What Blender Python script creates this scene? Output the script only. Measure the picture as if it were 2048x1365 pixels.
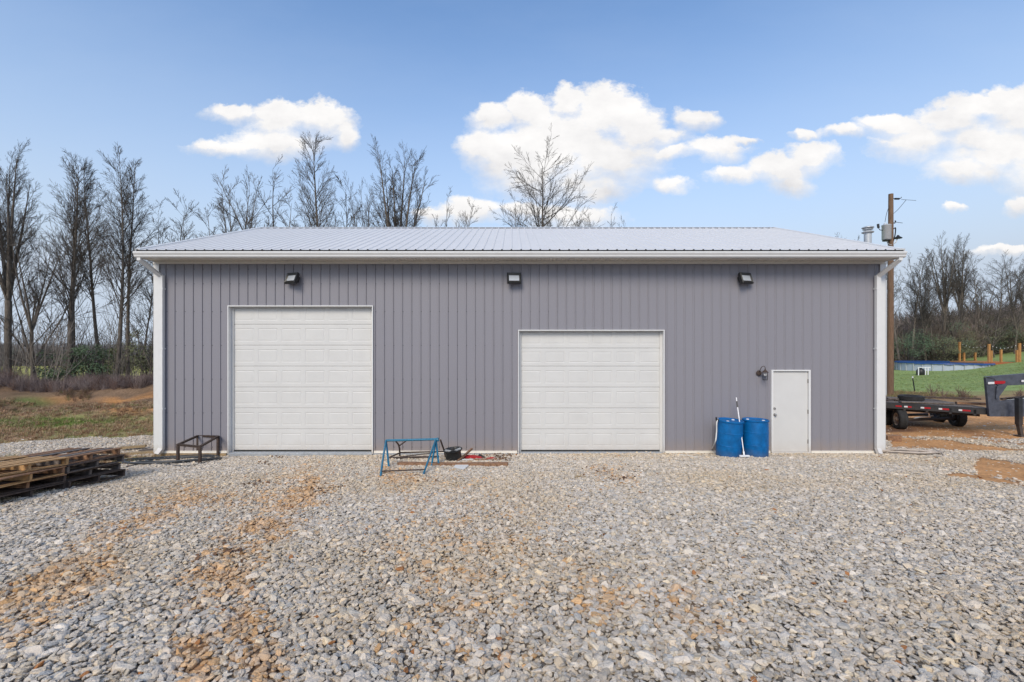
import bpy, bmesh, math, random
import numpy as np
from mathutils import Vector, Matrix, Quaternion
R = math.radians
random.seed(7); np.random.seed(7)
sc = bpy.context.scene
for o in list(bpy.data.objects): bpy.data.objects.remove(o)
C = sc.collection

# ------------------------------------------------------------------ camera
F, CX, CY = 910.0, 1024.0, 682.0          # focal length and centre in pixels of the 2048 px photograph
CD, CH = 11.46, 2.81                      # camera distance from the front wall (plane y = 0), height over the slab
cam = bpy.data.cameras.new('camera'); camo = bpy.data.objects.new('camera', cam); C.objects.link(camo)
camo.location = (0, -CD, CH); camo.rotation_euler = (R(90), 0, 0)
cam.sensor_width = 36; cam.lens = 36*F/2048; cam.clip_end = 3000; cam.clip_start = .05
sc.camera = camo

# ------------------------------------------------------------------ sky, sun, exposure
SUN_EL, SUN_AZ = 38, 198                  # azimuth clockwise from +Y: behind the camera, to the left
def nn(t, typ, **k):
    n = t.nodes.new(typ)
    for a, b in k.items(): setattr(n, a, b)
    return n
world = bpy.data.worlds.new('World'); sc.world = world; world.use_nodes = True
wt = world.node_tree; wt.nodes.clear(); L = wt.links.new
out = nn(wt, 'ShaderNodeOutputWorld'); bg = nn(wt, 'ShaderNodeBackground'); L(bg.outputs[0], out.inputs[0])
sky = nn(wt, 'ShaderNodeTexSky', sky_type='NISHITA', sun_disc=False)
sky.sun_elevation = R(SUN_EL); sky.sun_rotation = R(SUN_AZ); sky.air_density = 1.0; sky.dust_density = .4; sky.ozone_density = 1.2
SKY_STRENGTH = .115
SKY_TINT = (1.46, 1.68, 1.86)
bg.inputs[1].default_value = SKY_STRENGTH
K = 1/SKY_STRENGTH
def wmath(op, a, b=None, c=None, clamp=False):
    n = nn(wt, 'ShaderNodeMath', operation=op); n.use_clamp = clamp
    for i, v in enumerate((a, b, c)):
        if v is None: continue
        if isinstance(v, (int, float)): n.inputs[i].default_value = v
        else: L(v, n.inputs[i])
    return n.outputs[0]
def wvec(op, a, b=None, c=None):
    n = nn(wt, 'ShaderNodeVectorMath', operation=op)
    for i, v in enumerate((a, b, c)):
        if v is None: continue
        if isinstance(v, (tuple, list)): n.inputs[i].default_value = v
        else: L(v, n.inputs[i])
    return n.outputs['Value'] if op in ('LENGTH', 'DOT_PRODUCT') else n.outputs[0]
def wmix(f, a, b):
    n = nn(wt, 'ShaderNodeMix', data_type='RGBA')
    for i, v in ((0, f), (6, a), (7, b)):
        if isinstance(v, (tuple, list)): n.inputs[i].default_value = (*v, 1)[:4]
        elif isinstance(v, (int, float)): n.inputs[i].default_value = v
        else: L(v, n.inputs[i])
    return n.outputs[2]
tc = nn(wt, 'ShaderNodeTexCoord'); sep = nn(wt, 'ShaderNodeSeparateXYZ'); L(tc.outputs['Generated'], sep.inputs[0])
dx, dy, dz = sep.outputs
# gnomonic coordinates of the northern sky (the half of the sky in view), where the clouds are laid out by direction
ys = wmath('MAXIMUM', dy, .05)
comb = nn(wt, 'ShaderNodeCombineXYZ'); L(wmath('DIVIDE', dx, ys), comb.inputs[0]); L(wmath('DIVIDE', dz, ys), comb.inputs[1])
uv = comb.outputs[0]
def noise(vec, scale, detail=5, rough=.55, col=False):
    n = nn(wt, 'ShaderNodeTexNoise'); L(vec, n.inputs['Vector']); n.inputs['Scale'].default_value = scale
    n.inputs['Detail'].default_value = detail; n.inputs['Roughness'].default_value = rough
    return n.outputs['Color' if col else 'Fac']
warp = wvec('ADD', wvec('MULTIPLY', wvec('SUBTRACT', noise(uv, 9, 6, .6, True), (.5, .5, .5)), (.085, .06, 0)),
            wvec('MULTIPLY', wvec('SUBTRACT', noise(uv, 34, 4, .6, True), (.5, .5, .5)), (.022, .018, 0)))
P = wvec('ADD', uv, warp)
blobs = [(470,228,55,18),(560,238,85,30),(645,243,58,36),(560,283,115,32),(450,296,72,14),(690,278,28,26),
 (985,240,55,28),(965,300,50,42),(1062,228,48,42),(1138,202,36,30),(1215,222,80,54),(1275,258,66,50),(1120,285,125,75),
 (1220,318,115,60),(1150,362,105,45),(1015,318,75,62),(1060,352,90,55),(1200,385,68,24),(1338,272,52,18),(1398,242,44,24),
 (1335,306,62,17),(1342,366,48,16),(1440,300,58,25),(1492,285,28,8),
 (1622,318,52,32),(1560,342,78,28),(1482,352,62,17),(1582,372,45,25),(1612,272,30,12),(1690,266,46,14),
 (1785,250,68,22),(1830,288,82,42),(1900,240,68,34),(1960,212,88,30),(2055,228,112,50),(1990,292,130,60),(2085,345,105,48),
 (1940,338,100,26),(950,424,78,28),(868,432,48,18),(1130,432,100,28),(1040,420,60,22),(1908,411,26,9),(2032,414,38,20),(2010,505,60,10),(2200,300,140,70)]
fld = None; wsum = None; ysum = None
for (bx, by, rx, ry) in blobs:
    cu, cv = (bx-CX)/F, (CY-by)/F; ru, rv = rx/F*1.08, ry/F*1.08
    m = wvec('MULTIPLY_ADD', P, (1/ru, 1/rv, 0), (-cu/ru, -cv/rv, 0))
    l = wvec('LENGTH', m); yy = wvec('DOT_PRODUCT', m, (0, 1, 0))
    w_ = wmath('SUBTRACT', 1.25, l, clamp=True)
    if fld is None: fld, wsum, ysum = l, w_, wmath('MULTIPLY', w_, yy)
    else: fld = wmath('SMOOTH_MIN', fld, l, .22); wsum = wmath('ADD', wsum, w_); ysum = wmath('MULTIPLY_ADD', w_, yy, ysum)
relv = wmath('DIVIDE', ysum, wmath('ADD', wsum, .05))            # +1 at a puff's top, -1 at its base
front = wmath('MULTIPLY', wmath('SUBTRACT', dy, .3), 12, clamp=True)
edge = wmath('SUBTRACT', 1.14, fld)
n1 = noise(wvec('MULTIPLY', uv, (1, 1.5, 1)), 12, 9, .68)
edge = wmath('ADD', edge, wmath('MULTIPLY', wmath('SUBTRACT', n1, .5), 1.35))
soft = wmath('ADD', 1.05, wmath('MULTIPLY', wmath('ADD', relv, .15, clamp=True), 2.8))
cl = wmath('MULTIPLY', wmath('MULTIPLY', edge, soft, clamp=True), front)
# the same kind of scattered cloud goes on round the rest of the sky
gen = wvec('MULTIPLY', tc.outputs['Generated'], (1, 1, 2.2))
rest = wmath('MULTIPLY', wmath('SUBTRACT', noise(gen, 2.1, 7, .55), .50), 5, clamp=True)
rest = wmath('MULTIPLY', rest, wmath('SUBTRACT', 1, front))
rest = wmath('MULTIPLY', rest, wmath('MULTIPLY', dz, 6, clamp=True))
cmask = wmath('MAXIMUM', cl, rest)
# thin high veil and pale horizon air
el = wmath('MAXIMUM', dz, 0)
veil = wmath('MULTIPLY', wmath('SUBTRACT', noise(wvec('MULTIPLY', uv, (1, 2.6, 1)), 1.7, 6, .6), .42), 1.1, clamp=True)
hz = wmath('POWER', wmath('SUBTRACT', 1, wmath('MULTIPLY', el, 1.6, clamp=True)), 1.45)
tint = nn(wt, 'ShaderNodeMix', data_type='RGBA', blend_type='MULTIPLY'); tint.inputs[0].default_value = 1
L(sky.outputs[0], tint.inputs[6]); tint.inputs[7].default_value = (*SKY_TINT, 1)
base = wmix(wmath('MULTIPLY', hz, 1.4, clamp=True), tint.outputs[2], (K*.535, K*.62, K*.735))
base = wmix(wmath('MULTIPLY', veil, .2), base, (K*.62, K*.71, K*.84))
shade = wmath('MULTIPLY', wmath('SUBTRACT', noise(wvec('MULTIPLY', uv, (1, 1.6, 1)), 6, 7, .62), .40), 3.4, clamp=True)
low = wmath('MULTIPLY', wmath('SUBTRACT', .25, relv), 1.1, clamp=True)
sh = wmath('ADD', wmath('MULTIPLY', shade, .45), wmath('MULTIPLY', low, wmath('ADD', .35, wmath('MULTIPLY', shade, .5))), clamp=True)
ccol = wmix(sh, (K*.96, K*.94, K*.92), (K*.66, K*.65, K*.66))
L(wmix(wmath('MULTIPLY', cmask, .97), base, ccol), bg.inputs[0])

sun = bpy.data.lights.new('sun', 'SUN'); sun.energy = 2.35; sun.angle = R(24); sun.color = (1, .88, .70)
suno = bpy.data.objects.new('sun', sun); C.objects.link(suno); suno.location = (-30, -40, 40)
a, e = R(SUN_AZ), R(SUN_EL)
sdir = Vector((math.sin(a)*math.cos(e), math.cos(a)*math.cos(e), math.sin(e)))
suno.rotation_euler = sdir.to_track_quat('Z', 'Y').to_euler()
vs = sc.view_settings; vs.view_transform = 'Standard'; vs.look = 'None'; vs.gamma = 1; vs.use_curve_mapping = False; vs.exposure = 0.12
sc.cycles.max_bounces = 6; sc.cycles.diffuse_bounces = 3; sc.cycles.glossy_bounces = 3; sc.cycles.transparent_max_bounces = 8

# ------------------------------------------------------------------ helpers
def mat(name, col, rough=.6, metal=0, var=0, scale=20, bump=0, bscale=None, col2=None, stretch=None, spec=.5, attr=None, inst=None, detail=6, trans=0):
    m = bpy.data.materials.new(name); m.use_nodes = True; t = m.node_tree; l = t.links.new
    b = t.nodes['Principled BSDF']; b.inputs['Roughness'].default_value = rough; b.inputs['Metallic'].default_value = metal
    b.inputs['Specular IOR Level'].default_value = spec
    if trans: b.inputs['Transmission Weight'].default_value = trans
    b.inputs['Base Color'].default_value = (*col, 1)
    tcn = nn(t, 'ShaderNodeTexCoord'); vec = tcn.outputs['Object']
    if stretch:
        mp = nn(t, 'ShaderNodeMapping'); l(vec, mp.inputs[0]); mp.inputs['Scale'].default_value = stretch; vec = mp.outputs[0]
    def ns(s, d=detail):
        n = nn(t, 'ShaderNodeTexNoise'); l(vec, n.inputs['Vector']); n.inputs['Scale'].default_value = s; n.inputs['Detail'].default_value = d; n.inputs['Roughness'].default_value = .6
        return n.outputs['Fac']
    colsock = None
    if attr or inst:
        an = nn(t, 'ShaderNodeAttribute', attribute_name=attr or inst)
        if inst: an.attribute_type = 'INSTANCER'
        colsock = an.outputs['Color']
    if var or col2:
        mr = nn(t, 'ShaderNodeMapRange'); l(ns(scale), mr.inputs[0]); mr.inputs[1].default_value = .3; mr.inputs[2].default_value = .7
        mx = nn(t, 'ShaderNodeMix', data_type='RGBA')
        l(mr.outputs[0], mx.inputs[0])
        if colsock:
            mx.blend_type = 'MULTIPLY'; mx.inputs[0].default_value = 1
            for lk in list(mx.inputs[0].links): t.links.remove(lk)
            l(colsock, mx.inputs[6])
            mr.inputs[3].default_value = 1-var; mr.inputs[4].default_value = 1+var
            l(mr.outputs[0], mx.inputs[7])
        else:
            c2 = col2 or tuple(c*(1-var) for c in col)
            c1 = col if col2 else tuple(min(1, c*(1+var)) for c in col)
            mx.inputs[6].default_value = (*c1, 1); mx.inputs[7].default_value = (*c2, 1)
        colsock = mx.outputs[2]
    if colsock: l(colsock, b.inputs['Base Color'])
    if bump:
        bn = nn(t, 'ShaderNodeBump'); bn.inputs['Strength'].default_value = 1; bn.inputs['Distance'].default_value = bump
        l(ns(bscale or scale, 4), bn.inputs['Height']); l(bn.outputs[0], b.inputs['Normal'])
    return m

class MB:
    def __init__(s): s.v = []; s.f = []
    def add(s, vs_, fs):
        n = len(s.v); s.v += [tuple(p) for p in vs_]; s.f += [tuple(i+n for i in f) for f in fs]; return s
    def box(s, x0, x1, y0, y1, z0, z1):
        return s.add([(x0,y0,z0),(x1,y0,z0),(x1,y1,z0),(x0,y1,z0),(x0,y0,z1),(x1,y0,z1),(x1,y1,z1),(x0,y1,z1)],
                     [(0,3,2,1),(4,5,6,7),(0,1,5,4),(1,2,6,5),(2,3,7,6),(3,0,4,7)])
    def bev(s, x0, x1, y0, y1, z0, z1, b=.004):
        bm = bmesh.new(); bmesh.ops.create_cube(bm, size=1)
        for v in bm.verts: v.co = Vector(((x0+x1)/2+v.co.x*(x1-x0), (y0+y1)/2+v.co.y*(y1-y0), (z0+z1)/2+v.co.z*(z1-z0)))
        bmesh.ops.bevel(bm, geom=list(bm.edges), offset=b, segments=1, affect='EDGES')
        bm.verts.index_update(); s.add([tuple(v.co) for v in bm.verts], [tuple(v.index for v in f.verts) for f in bm.faces]); bm.free(); return s
    def beam(s, p, q, w, h, up=(0,0,1)):
        p, q = Vector(p), Vector(q); d = (q-p).normalized(); u = Vector(up)
        if abs(d.dot(u)) > .98: u = Vector((0,1,0))
        a_ = d.cross(u).normalized()*w/2; b_ = a_.cross(d).normalized()*h/2
        return s.add([p-a_-b_, p+a_-b_, p+a_+b_, p-a_+b_, q-a_-b_, q+a_-b_, q+a_+b_, q-a_+b_],
                     [(0,1,2,3),(4,7,6,5),(0,4,5,1),(1,5,6,2),(2,6,7,3),(3,7,4,0)])
    def tube(s, pts, r, n=8, cap=True):
        pts = [Vector(p) for p in pts]; rs = r if isinstance(r, (list, tuple)) else [r]*len(pts)
        base_ = len(s.v); ref = None
        for i, p in enumerate(pts):
            d = (pts[min(i+1, len(pts)-1)]-pts[max(i-1, 0)]).normalized()
            if ref is None: ref = d.orthogonal().normalized()
            ref = (ref-d*ref.dot(d)); ref = ref.normalized() if ref.length > 1e-6 else d.orthogonal().normalized()
            b_ = d.cross(ref)
            for k in range(n):
                an = 2*math.pi*k/n; s.v.append(tuple(p+(ref*math.cos(an)+b_*math.sin(an))*rs[i]))
        for i in range(len(pts)-1):
            for k in range(n):
                a0 = base_+i*n; s.f.append((a0+k, a0+(k+1) % n, a0+n+(k+1) % n, a0+n+k))
        if cap:
            s.f.append(tuple(base_+k for k in reversed(range(n)))); e0 = base_+(len(pts)-1)*n; s.f.append(tuple(e0+k for k in range(n)))
        return s
    def lathe(s, prof, n=24, c=(0,0,0), M=None):
        base_ = len(s.v)
        for (r, z) in prof:
            for k in range(n):
                an = 2*math.pi*k/n; p = Vector((r*math.cos(an), r*math.sin(an), z))
                if M: p = M @ p
                s.v.append(tuple(p+Vector(c)))
        for i in range(len(prof)-1):
            for k in range(n):
                a0 = base_+i*n; s.f.append((a0+k, a0+(k+1) % n, a0+n+(k+1) % n, a0+n+k))
        return s
    def xf(s, M):
        s.v = [tuple(M @ Vector(p)) for p in s.v]; return s

def root_origin(o):
    while o.parent: o = o.parent
    return Vector(o.location)
def obj(name, mb, m, parent=None, smooth=False, **props):
    me = bpy.data.meshes.new(name); vs_ = mb.v
    if parent:
        og = root_origin(parent)
        if og.length > 0: vs_ = [(p[0]-og.x, p[1]-og.y, p[2]-og.z) for p in vs_]
    me.from_pydata(vs_, [], mb.f); me.update()
    if m: me.materials.append(m)
    if smooth:
        me.polygons.foreach_set('use_smooth', [True]*len(me.polygons))
        if smooth is not True: me.set_sharp_from_angle(angle=R(smooth))
    o = bpy.data.objects.new(name, me); C.objects.link(o)
    if parent: o.parent = parent
    for k, v in props.items(): o[k] = v
    return o
def thing(name, label, cat, loc=(0,0,0), group=None, rz=0):
    o = bpy.data.objects.new(name, None); C.objects.link(o); o.location = loc; o.rotation_euler = (0,0,rz); o.empty_display_size = .2
    o['label'] = label; o['category'] = cat
    if group: o['group'] = group
    return o
def tag(o, label, cat, group=None):
    o['label'] = label; o['category'] = cat
    if group: o['group'] = group
    return o
def share(name, src, parent, loc=(0,0,0)):
    o = bpy.data.objects.new(name, src.data); C.objects.link(o); o.parent = parent; o.location = loc; return o
def copy_tree(o, parent=None):
    c = o.copy(); C.objects.link(c); c.parent = parent
    for ch in list(o.children): copy_tree(ch, c)
    return c
def W(px, py, d): return Vector(((px-CX)/F*d, d-CD, CH-(py-CY)/F*d))

# value noise for numpy
_perm = np.random.RandomState(3).rand(512, 512)
def vnoise(x, y):
    x = np.asarray(x, float); y = np.asarray(y, float)
    xi = np.floor(x).astype(int); yi = np.floor(y).astype(int); fx = x-xi; fy = y-yi
    fx = fx*fx*(3-2*fx); fy = fy*fy*(3-2*fy)
    g = lambda a_, b_: _perm[a_ % 512, b_ % 512]
    return (g(xi,yi)*(1-fx)+g(xi+1,yi)*fx)*(1-fy)+(g(xi,yi+1)*(1-fx)+g(xi+1,yi+1)*fx)*fy
def fbm(x, y, o=4):
    s_ = 0; a_ = .5
    for i in range(o): s_ = s_+a_*vnoise(x*2**i+17.3*i, y*2**i+9.1*i); a_ /= 2
    return s_/(1-.5**o)

# ------------------------------------------------------------------ terrain height
def sstep(a_, b_, x): t = np.clip((x-a_)/(b_-a_), 0, 1); return t*t*(3-2*t)
def height(x, y):
    x = np.asarray(x, float); y = np.asarray(y, float); d = y+CD
    zw = np.interp(x, [-9,-5,2,10], [-.12,-.09,-.035,-.035])
    front_ = zw+.112*np.clip(-y, 0, 22)
    left = np.interp(y, [0,4,6.5,8.8,11,14,22,45,140,500], [0,-.02,-.03,.25,.72,.6,-.25,-1.6,-5.0,-9])
    left = left+np.where((y > 5) & (y < 18), (fbm(x*.35, y*.35)-.5)*.9*sstep(5, 8, y)*(1-sstep(14, 18, y)), 0)
    t = x/np.maximum(d, 6)
    rows = [11.46,15.5,24,50,70,130,500]
    cols = [.5,.82,.96,1.125,1.6]
    tab = [[0,0,0,0,0],[-.12,-.13,-.1,-.08,0],[-.2,-.2,-.1,-.04,.1],[-1.3,-1.2,-.85,.1,1.4],[-1,-.8,.3,1.7,3.4],[-.8,-.4,1.4,3.6,6],[0,2,6,12,20]]
    rv_ = np.zeros_like(x)
    vals = [np.interp(t, cols, r_) for r_ in tab]
    for i in range(len(rows)-1):
        w = np.clip((d-rows[i])/(rows[i+1]-rows[i]), 0, 1); msk = (d >= rows[i]) & (d < rows[i+1]+(1e9 if i == len(rows)-2 else 0))
        rv_ = np.where(msk, vals[i]*(1-w)+vals[i+1]*w, rv_)
    wr = sstep(-6, 8, x)
    back = left*(1-wr)+rv_*wr+zw
    z = np.where(y < 0, front_, back)
    bumpy = (fbm(x*.7+5, y*.7)-.5)*.07*sstep(.6, 2.5, np.abs(y+.2))
    return z+bumpy+(fbm(x*3, y*3)-.5)*.02
def H(x, y): return float(height(np.array([x]), np.array([y]))[0])
def G(px, py):
    """where the ray through a pixel of the photograph meets the ground"""
    d = np.concatenate([np.arange(1.5, 40, .01), np.arange(40, 300, .1)])
    z = CH-(py-CY)/F*d; h = height((px-CX)/F*d, d-CD)
    i = int(np.argmax(h >= z)); return Vector(((px-CX)/F*d[i], d[i]-CD, float(h[i])))

# ------------------------------------------------------------------ ground colours, laid out on the ground itself
def seg(px, py, pts, w):
    """soft distance to a polyline in photo pixels"""
    best = np.full(px.shape, 1e9)
    for (x0, y0), (x1, y1) in zip(pts[:-1], pts[1:]):
        dx_, dy_ = x1-x0, y1-y0; t = np.clip(((px-x0)*dx_+(py-y0)*dy_)/(dx_*dx_+dy_*dy_), 0, 1)
        best = np.minimum(best, np.hypot(px-x0-t*dx_, (py-y0-t*dy_)))
    return np.exp(-(best/w)**2)
def proj(x, y, z):
    d = np.maximum(y+CD, .3); return CX+F*x/d, CY+F*(CH-z)/d
def stain(x, y, z):
    """rust coloured clay on the stones: wheel tracks and patches"""
    px, py = proj(x, y, z)
    s_ = 1.0*seg(px, py, [(610,985),(520,1060),(440,1140),(400,1200),(385,1280),(400,1420)], 42)
    s_ = np.maximum(s_, .85*seg(px, py, [(455,1190),(500,1270),(560,1400)], 46))
    s_ = np.maximum(s_, .8*seg(px, py, [(400,990),(300,1030),(200,1080),(60,1180),(-60,1250)], 24))
    s_ = np.maximum(s_, .65*seg(px, py, [(220,1130),(120,1200),(0,1280)], 26))
    s_ = np.maximum(s_, .55*seg(px, py, [(400,1003),(500,1000),(600,985)], 16))
    s_ = np.maximum(s_, .26*seg(px, py, [(880,1060),(960,1110),(1000,1190),(900,1260)], 110))
    s_ = np.maximum(s_, .24*seg(px, py, [(1150,1180),(1400,1230)], 60))
    s_ = np.maximum(s_, .7*seg(px, py, [(770,948),(820,962)], 20))
    s_ = np.maximum(s_, .35*seg(px, py, [(1190,940),(1260,955)], 14))
    s_ = np.where(y < -.3, s_, 0)
    n = fbm(x*3.2, y*3.2, 4)
    return np.clip(s_*(.36+2.1*(n-.37)), 0, 1)
def clay(x, y, z):
    """bare orange clay without stones"""
    px, py = proj(x, y, z)
    n = fbm(x*1.1+3, y*1.7, 4)
    R_ = px > 1500
    c = 1.45*seg(px, py, [(1965,934),(2060,950),(2300,985)], 22)
    c = np.maximum(c, 1.0*seg(px, py, [(1900,950),(1980,958),(2060,972),(2300,1000)], 10))
    c = np.maximum(c, np.where(R_ & (y > .3), 1.35*seg(px, py, [(1790,886),(1890,890),(1960,901),(2060,912),(2300,940)], 13), 0))
    c = np.maximum(c, np.where(R_ & (y > 1.5), 1.35*(1-sstep(868, 878+.05*(px-1780), py)), 0))
    c = np.maximum(c, np.where(R_ & (y > .3), .85*seg(px, py, [(1900,872),(2000,884),(2100,896)], 8), 0))
    return np.clip((c*(.3+.6*n+.8*fbm(x*7, y*7, 3))-.42)*2.2, 0, 1)
def gravel_mask(x, y, z):
    px, py = proj(x, y, z)
    lot = (y < .25)
    side_l = (px < 1000) & (y >= .25) & (py > 878-(px-180)*.06+14*(fbm(x*.6, y*.6)-.5)) & (py < 912)
    side_r = (px > 1400) & (y >= .25) & (py > 866)
    g = np.where(lot | side_l | side_r, 1.0, 0.0)
    # the left edge of the lot, behind and beside the pallets, turns to rough grass
    g = np.where((x < -8.7+(fbm(y*.8, x*.8)-.5)*.9) & (y < 0.0) & (y > -6), 0, g)
    return g*(1-clay(x, y, z))
def ground_col(x, y, z):
    px, py = proj(x, y, z); n = fbm(x*.5, y*.5, 5)[..., None]; n2 = fbm(x*2.3+40, y*2.3, 4)[..., None]; n3 = fbm(x*.16+4, y*.4+8, 3)[..., None]
    A = lambda *c: np.array(c)
    grav = A(.17,.145,.118)*(.75+.6*n2); ora = A(.52,.27,.115)*(.7+.7*n2); drk = A(.16,.085,.05)
    st = stain(x, y, z)[..., None]; col = grav*(1-.75*st)+ora*.75*st
    cl_ = clay(x, y, z)[..., None]; c3 = ora*(1-sstep(.5,.68,n))+drk*sstep(.5,.68,n)*(.8+.8*n2)
    col = col*(1-cl_)+c3*cl_
    # left: rough grass, dead leaves and clay in bands running across
    L_ = ((px < 1000) & (gravel_mask(x, y, z) < .5) & ((y > -6)))[..., None]
    brown = A(.34,.21,.125)*(.6+.9*n2); green = A(.26,.25,.09)*(.7+.6*n2); straw = A(.30,.22,.12)*(.7+.6*n2)
    g_ = sstep(.46,.6,n3)*(1-sstep(5.5, 8, y))[..., None]
    lc = brown*(1-g_)+green*g_
    s2 = sstep(.55,.66,fbm(x*.9, y*2.0, 4))[..., None]; lc = lc*(1-s2*.7)+straw*s2*.7
    strip = np.exp(-((py-893+(px-100)*.06)/7)**2)[..., None]; lc = lc*(1-strip*.8)+A(.42,.25,.15)*strip*.8
    gb = np.exp(-((py-846)/9)**2)[..., None]*sstep(.38,.5,fbm(x*.3+9, y*.3, 3))[..., None]; lc = lc*(1-gb)+A(.20,.27,.05)*(.7+.6*n2)*gb
    bank = (sstep(6, 7.5, y)*(1-sstep(13, 15, y)))[..., None]; oc = (sstep(175, 240, px)*np.exp(-((py-806)/20)**2)+.6*np.exp(-((px-120)/40)**2-((py-800)/8)**2))[..., None]*sstep(.35,.5,n)
    lc = lc*(1-bank)+(A(.20,.13,.08)*(.5+n2))*bank; lc = lc*(1-np.clip(oc,0,1))+A(.52,.25,.09)*(.5+n2)*np.clip(oc,0,1)
    gp = np.exp(-((px-60)/35)**2-((py-803)/9)**2)[..., None]; lc = lc*(1-gp*.8)+A(.12,.2,.04)*gp*.8
    fld_ = sstep(15, 19, y)[..., None]; lc = lc*(1-fld_)+A(.36,.34,.10)*(.8+.4*n)*fld_
    col = np.where(L_, lc, col)
    # right: lawn with a worn brown hem behind the trailer
    rgt = ((px > 1000) & (y > 8.5))[..., None]; ln = A(.24,.31,.11)*(.75+.5*n2)*(.8+.4*n)
    hem = (1-sstep(12.5, 16.5, y+3*(n[..., 0]-.5)*2))[..., None]; ln = ln*(1-hem)+A(.30,.19,.10)*(.6+.8*n2)*hem
    far = sstep(50, 64, y)[..., None]; ln = ln*(1-far*.5)+A(.2,.22,.06)*far*.5
    col = np.where(rgt, ln, col)
    behind = (y < -CD-1)[..., None]; col = np.where(behind, A(.3,.27,.24), col)
    return np.clip(col, 0, 1)

def grade(a0, step, n, grow):
    v = [a0]; s_ = step
    for i in range(n): s_ *= grow; v.append(v[-1]+s_)
    return v
xs = np.concatenate([-np.array(grade(13.5, .14, 78, 1.07))[::-1], np.arange(-13.4, 15.6, .13), np.array(grade(15.6, .14, 78, 1.07))])
ys_ = np.concatenate([-np.array(grade(13, .2, 34, 1.12))[::-1], np.arange(-12.9, 14, .11), np.array(grade(14, .14, 84, 1.062))])
X, Y = np.meshgrid(xs, ys_); Z = height(X, Y)
nx, ny = len(xs), len(ys_)
# the ground dips under the slab of the shop
ins = (X > -8.9) & (X < 9.3) & (Y > .12) & (Y < 9.7); Z = np.where(ins, -.3, Z)
me = bpy.data.meshes.new('ground')
vv = np.stack([X, Y, Z], -1).reshape(-1, 3)
ii = np.arange(ny*nx).reshape(ny, nx); ff = np.stack([ii[:-1,:-1], ii[:-1,1:], ii[1:,1:], ii[1:,:-1]], -1).reshape(-1, 4)
me.vertices.add(len(vv)); me.vertices.foreach_set('co', vv.ravel())
me.loops.add(ff.size); me.loops.foreach_set('vertex_index', ff.ravel())
me.polygons.add(len(ff)); me.polygons.foreach_set('loop_start', np.arange(0, ff.size, 4)); me.polygons.foreach_set('loop_total', np.full(len(ff), 4))
me.update(); me.polygons.foreach_set('use_smooth', [True]*len(me.polygons))
ca = me.color_attributes.new('tone', 'FLOAT_COLOR', 'POINT'); gc = ground_col(X, Y, Z).reshape(-1, 3)
ca.data.foreach_set('color', np.concatenate([gc, np.ones((len(gc), 1))], 1).ravel())
me.materials.append(mat('soil', (.3,.3,.3), rough=.95, var=.35, scale=14, bump=.03, bscale=9, attr='tone', spec=.15, detail=8))
go = bpy.data.objects.new('ground', me); C.objects.link(go); go['kind'] = 'structure'

# ------------------------------------------------------------------ scatter through geometry nodes: one object of many loose pieces
def collection_of(name, objs):
    c = bpy.data.collections.new(name)
    for o in objs:
        if o.name in C.objects: C.objects.unlink(o)
        c.objects.link(o)
    return c
def scatter(name, pos, rot, scl, idx, col, srcs, label=None, category=None, kind='stuff', parent=None):
    n = len(pos); me = bpy.data.meshes.new(name); me.vertices.add(n); me.vertices.foreach_set('co', np.asarray(pos, float).ravel())
    for nm, typ, arr, key in (('rot','FLOAT_VECTOR',rot,'vector'),('scl','FLOAT_VECTOR',scl,'vector'),('idx','INT',idx,'value'),('col','FLOAT_VECTOR',col,'vector')):
        a_ = me.attributes.new(nm, typ, 'POINT'); a_.data.foreach_set(key, np.asarray(arr).ravel())
    me.update(); o = bpy.data.objects.new(name, me); C.objects.link(o)
    g = bpy.data.node_groups.new(name+'_nodes', 'GeometryNodeTree')
    g.interface.new_socket('Geometry', in_out='INPUT', socket_type='NodeSocketGeometry'); g.interface.new_socket('Geometry', in_out='OUTPUT', socket_type='NodeSocketGeometry')
    gi = nn(g, 'NodeGroupInput'); go_ = nn(g, 'NodeGroupOutput'); iop = nn(g, 'GeometryNodeInstanceOnPoints'); ci = nn(g, 'GeometryNodeCollectionInfo')
    ci.inputs['Collection'].default_value = collection_of(name+'_pieces', srcs); ci.inputs['Separate Children'].default_value = True; ci.inputs['Reset Children'].default_value = True
    def at(nm, t): a_ = nn(g, 'GeometryNodeInputNamedAttribute', data_type=t); a_.inputs['Name'].default_value = nm; return a_.outputs['Attribute']
    l = g.links.new
    l(gi.outputs[0], iop.inputs['Points']); l(ci.outputs[0], iop.inputs['Instance']); iop.inputs['Pick Instance'].default_value = True
    l(at('idx','INT'), iop.inputs['Instance Index'])
    e2r = nn(g, 'FunctionNodeEulerToRotation'); l(at('rot','FLOAT_VECTOR'), e2r.inputs[0]); l(e2r.outputs[0], iop.inputs['Rotation'])
    l(at('scl','FLOAT_VECTOR'), iop.inputs['Scale']); l(iop.outputs[0], go_.inputs[0])
    md = o.modifiers.new('pieces', 'NODES'); md.node_group = g
    if kind: o['kind'] = kind
    if label: o['label'] = label
    if category: o['category'] = category
    return o

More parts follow.
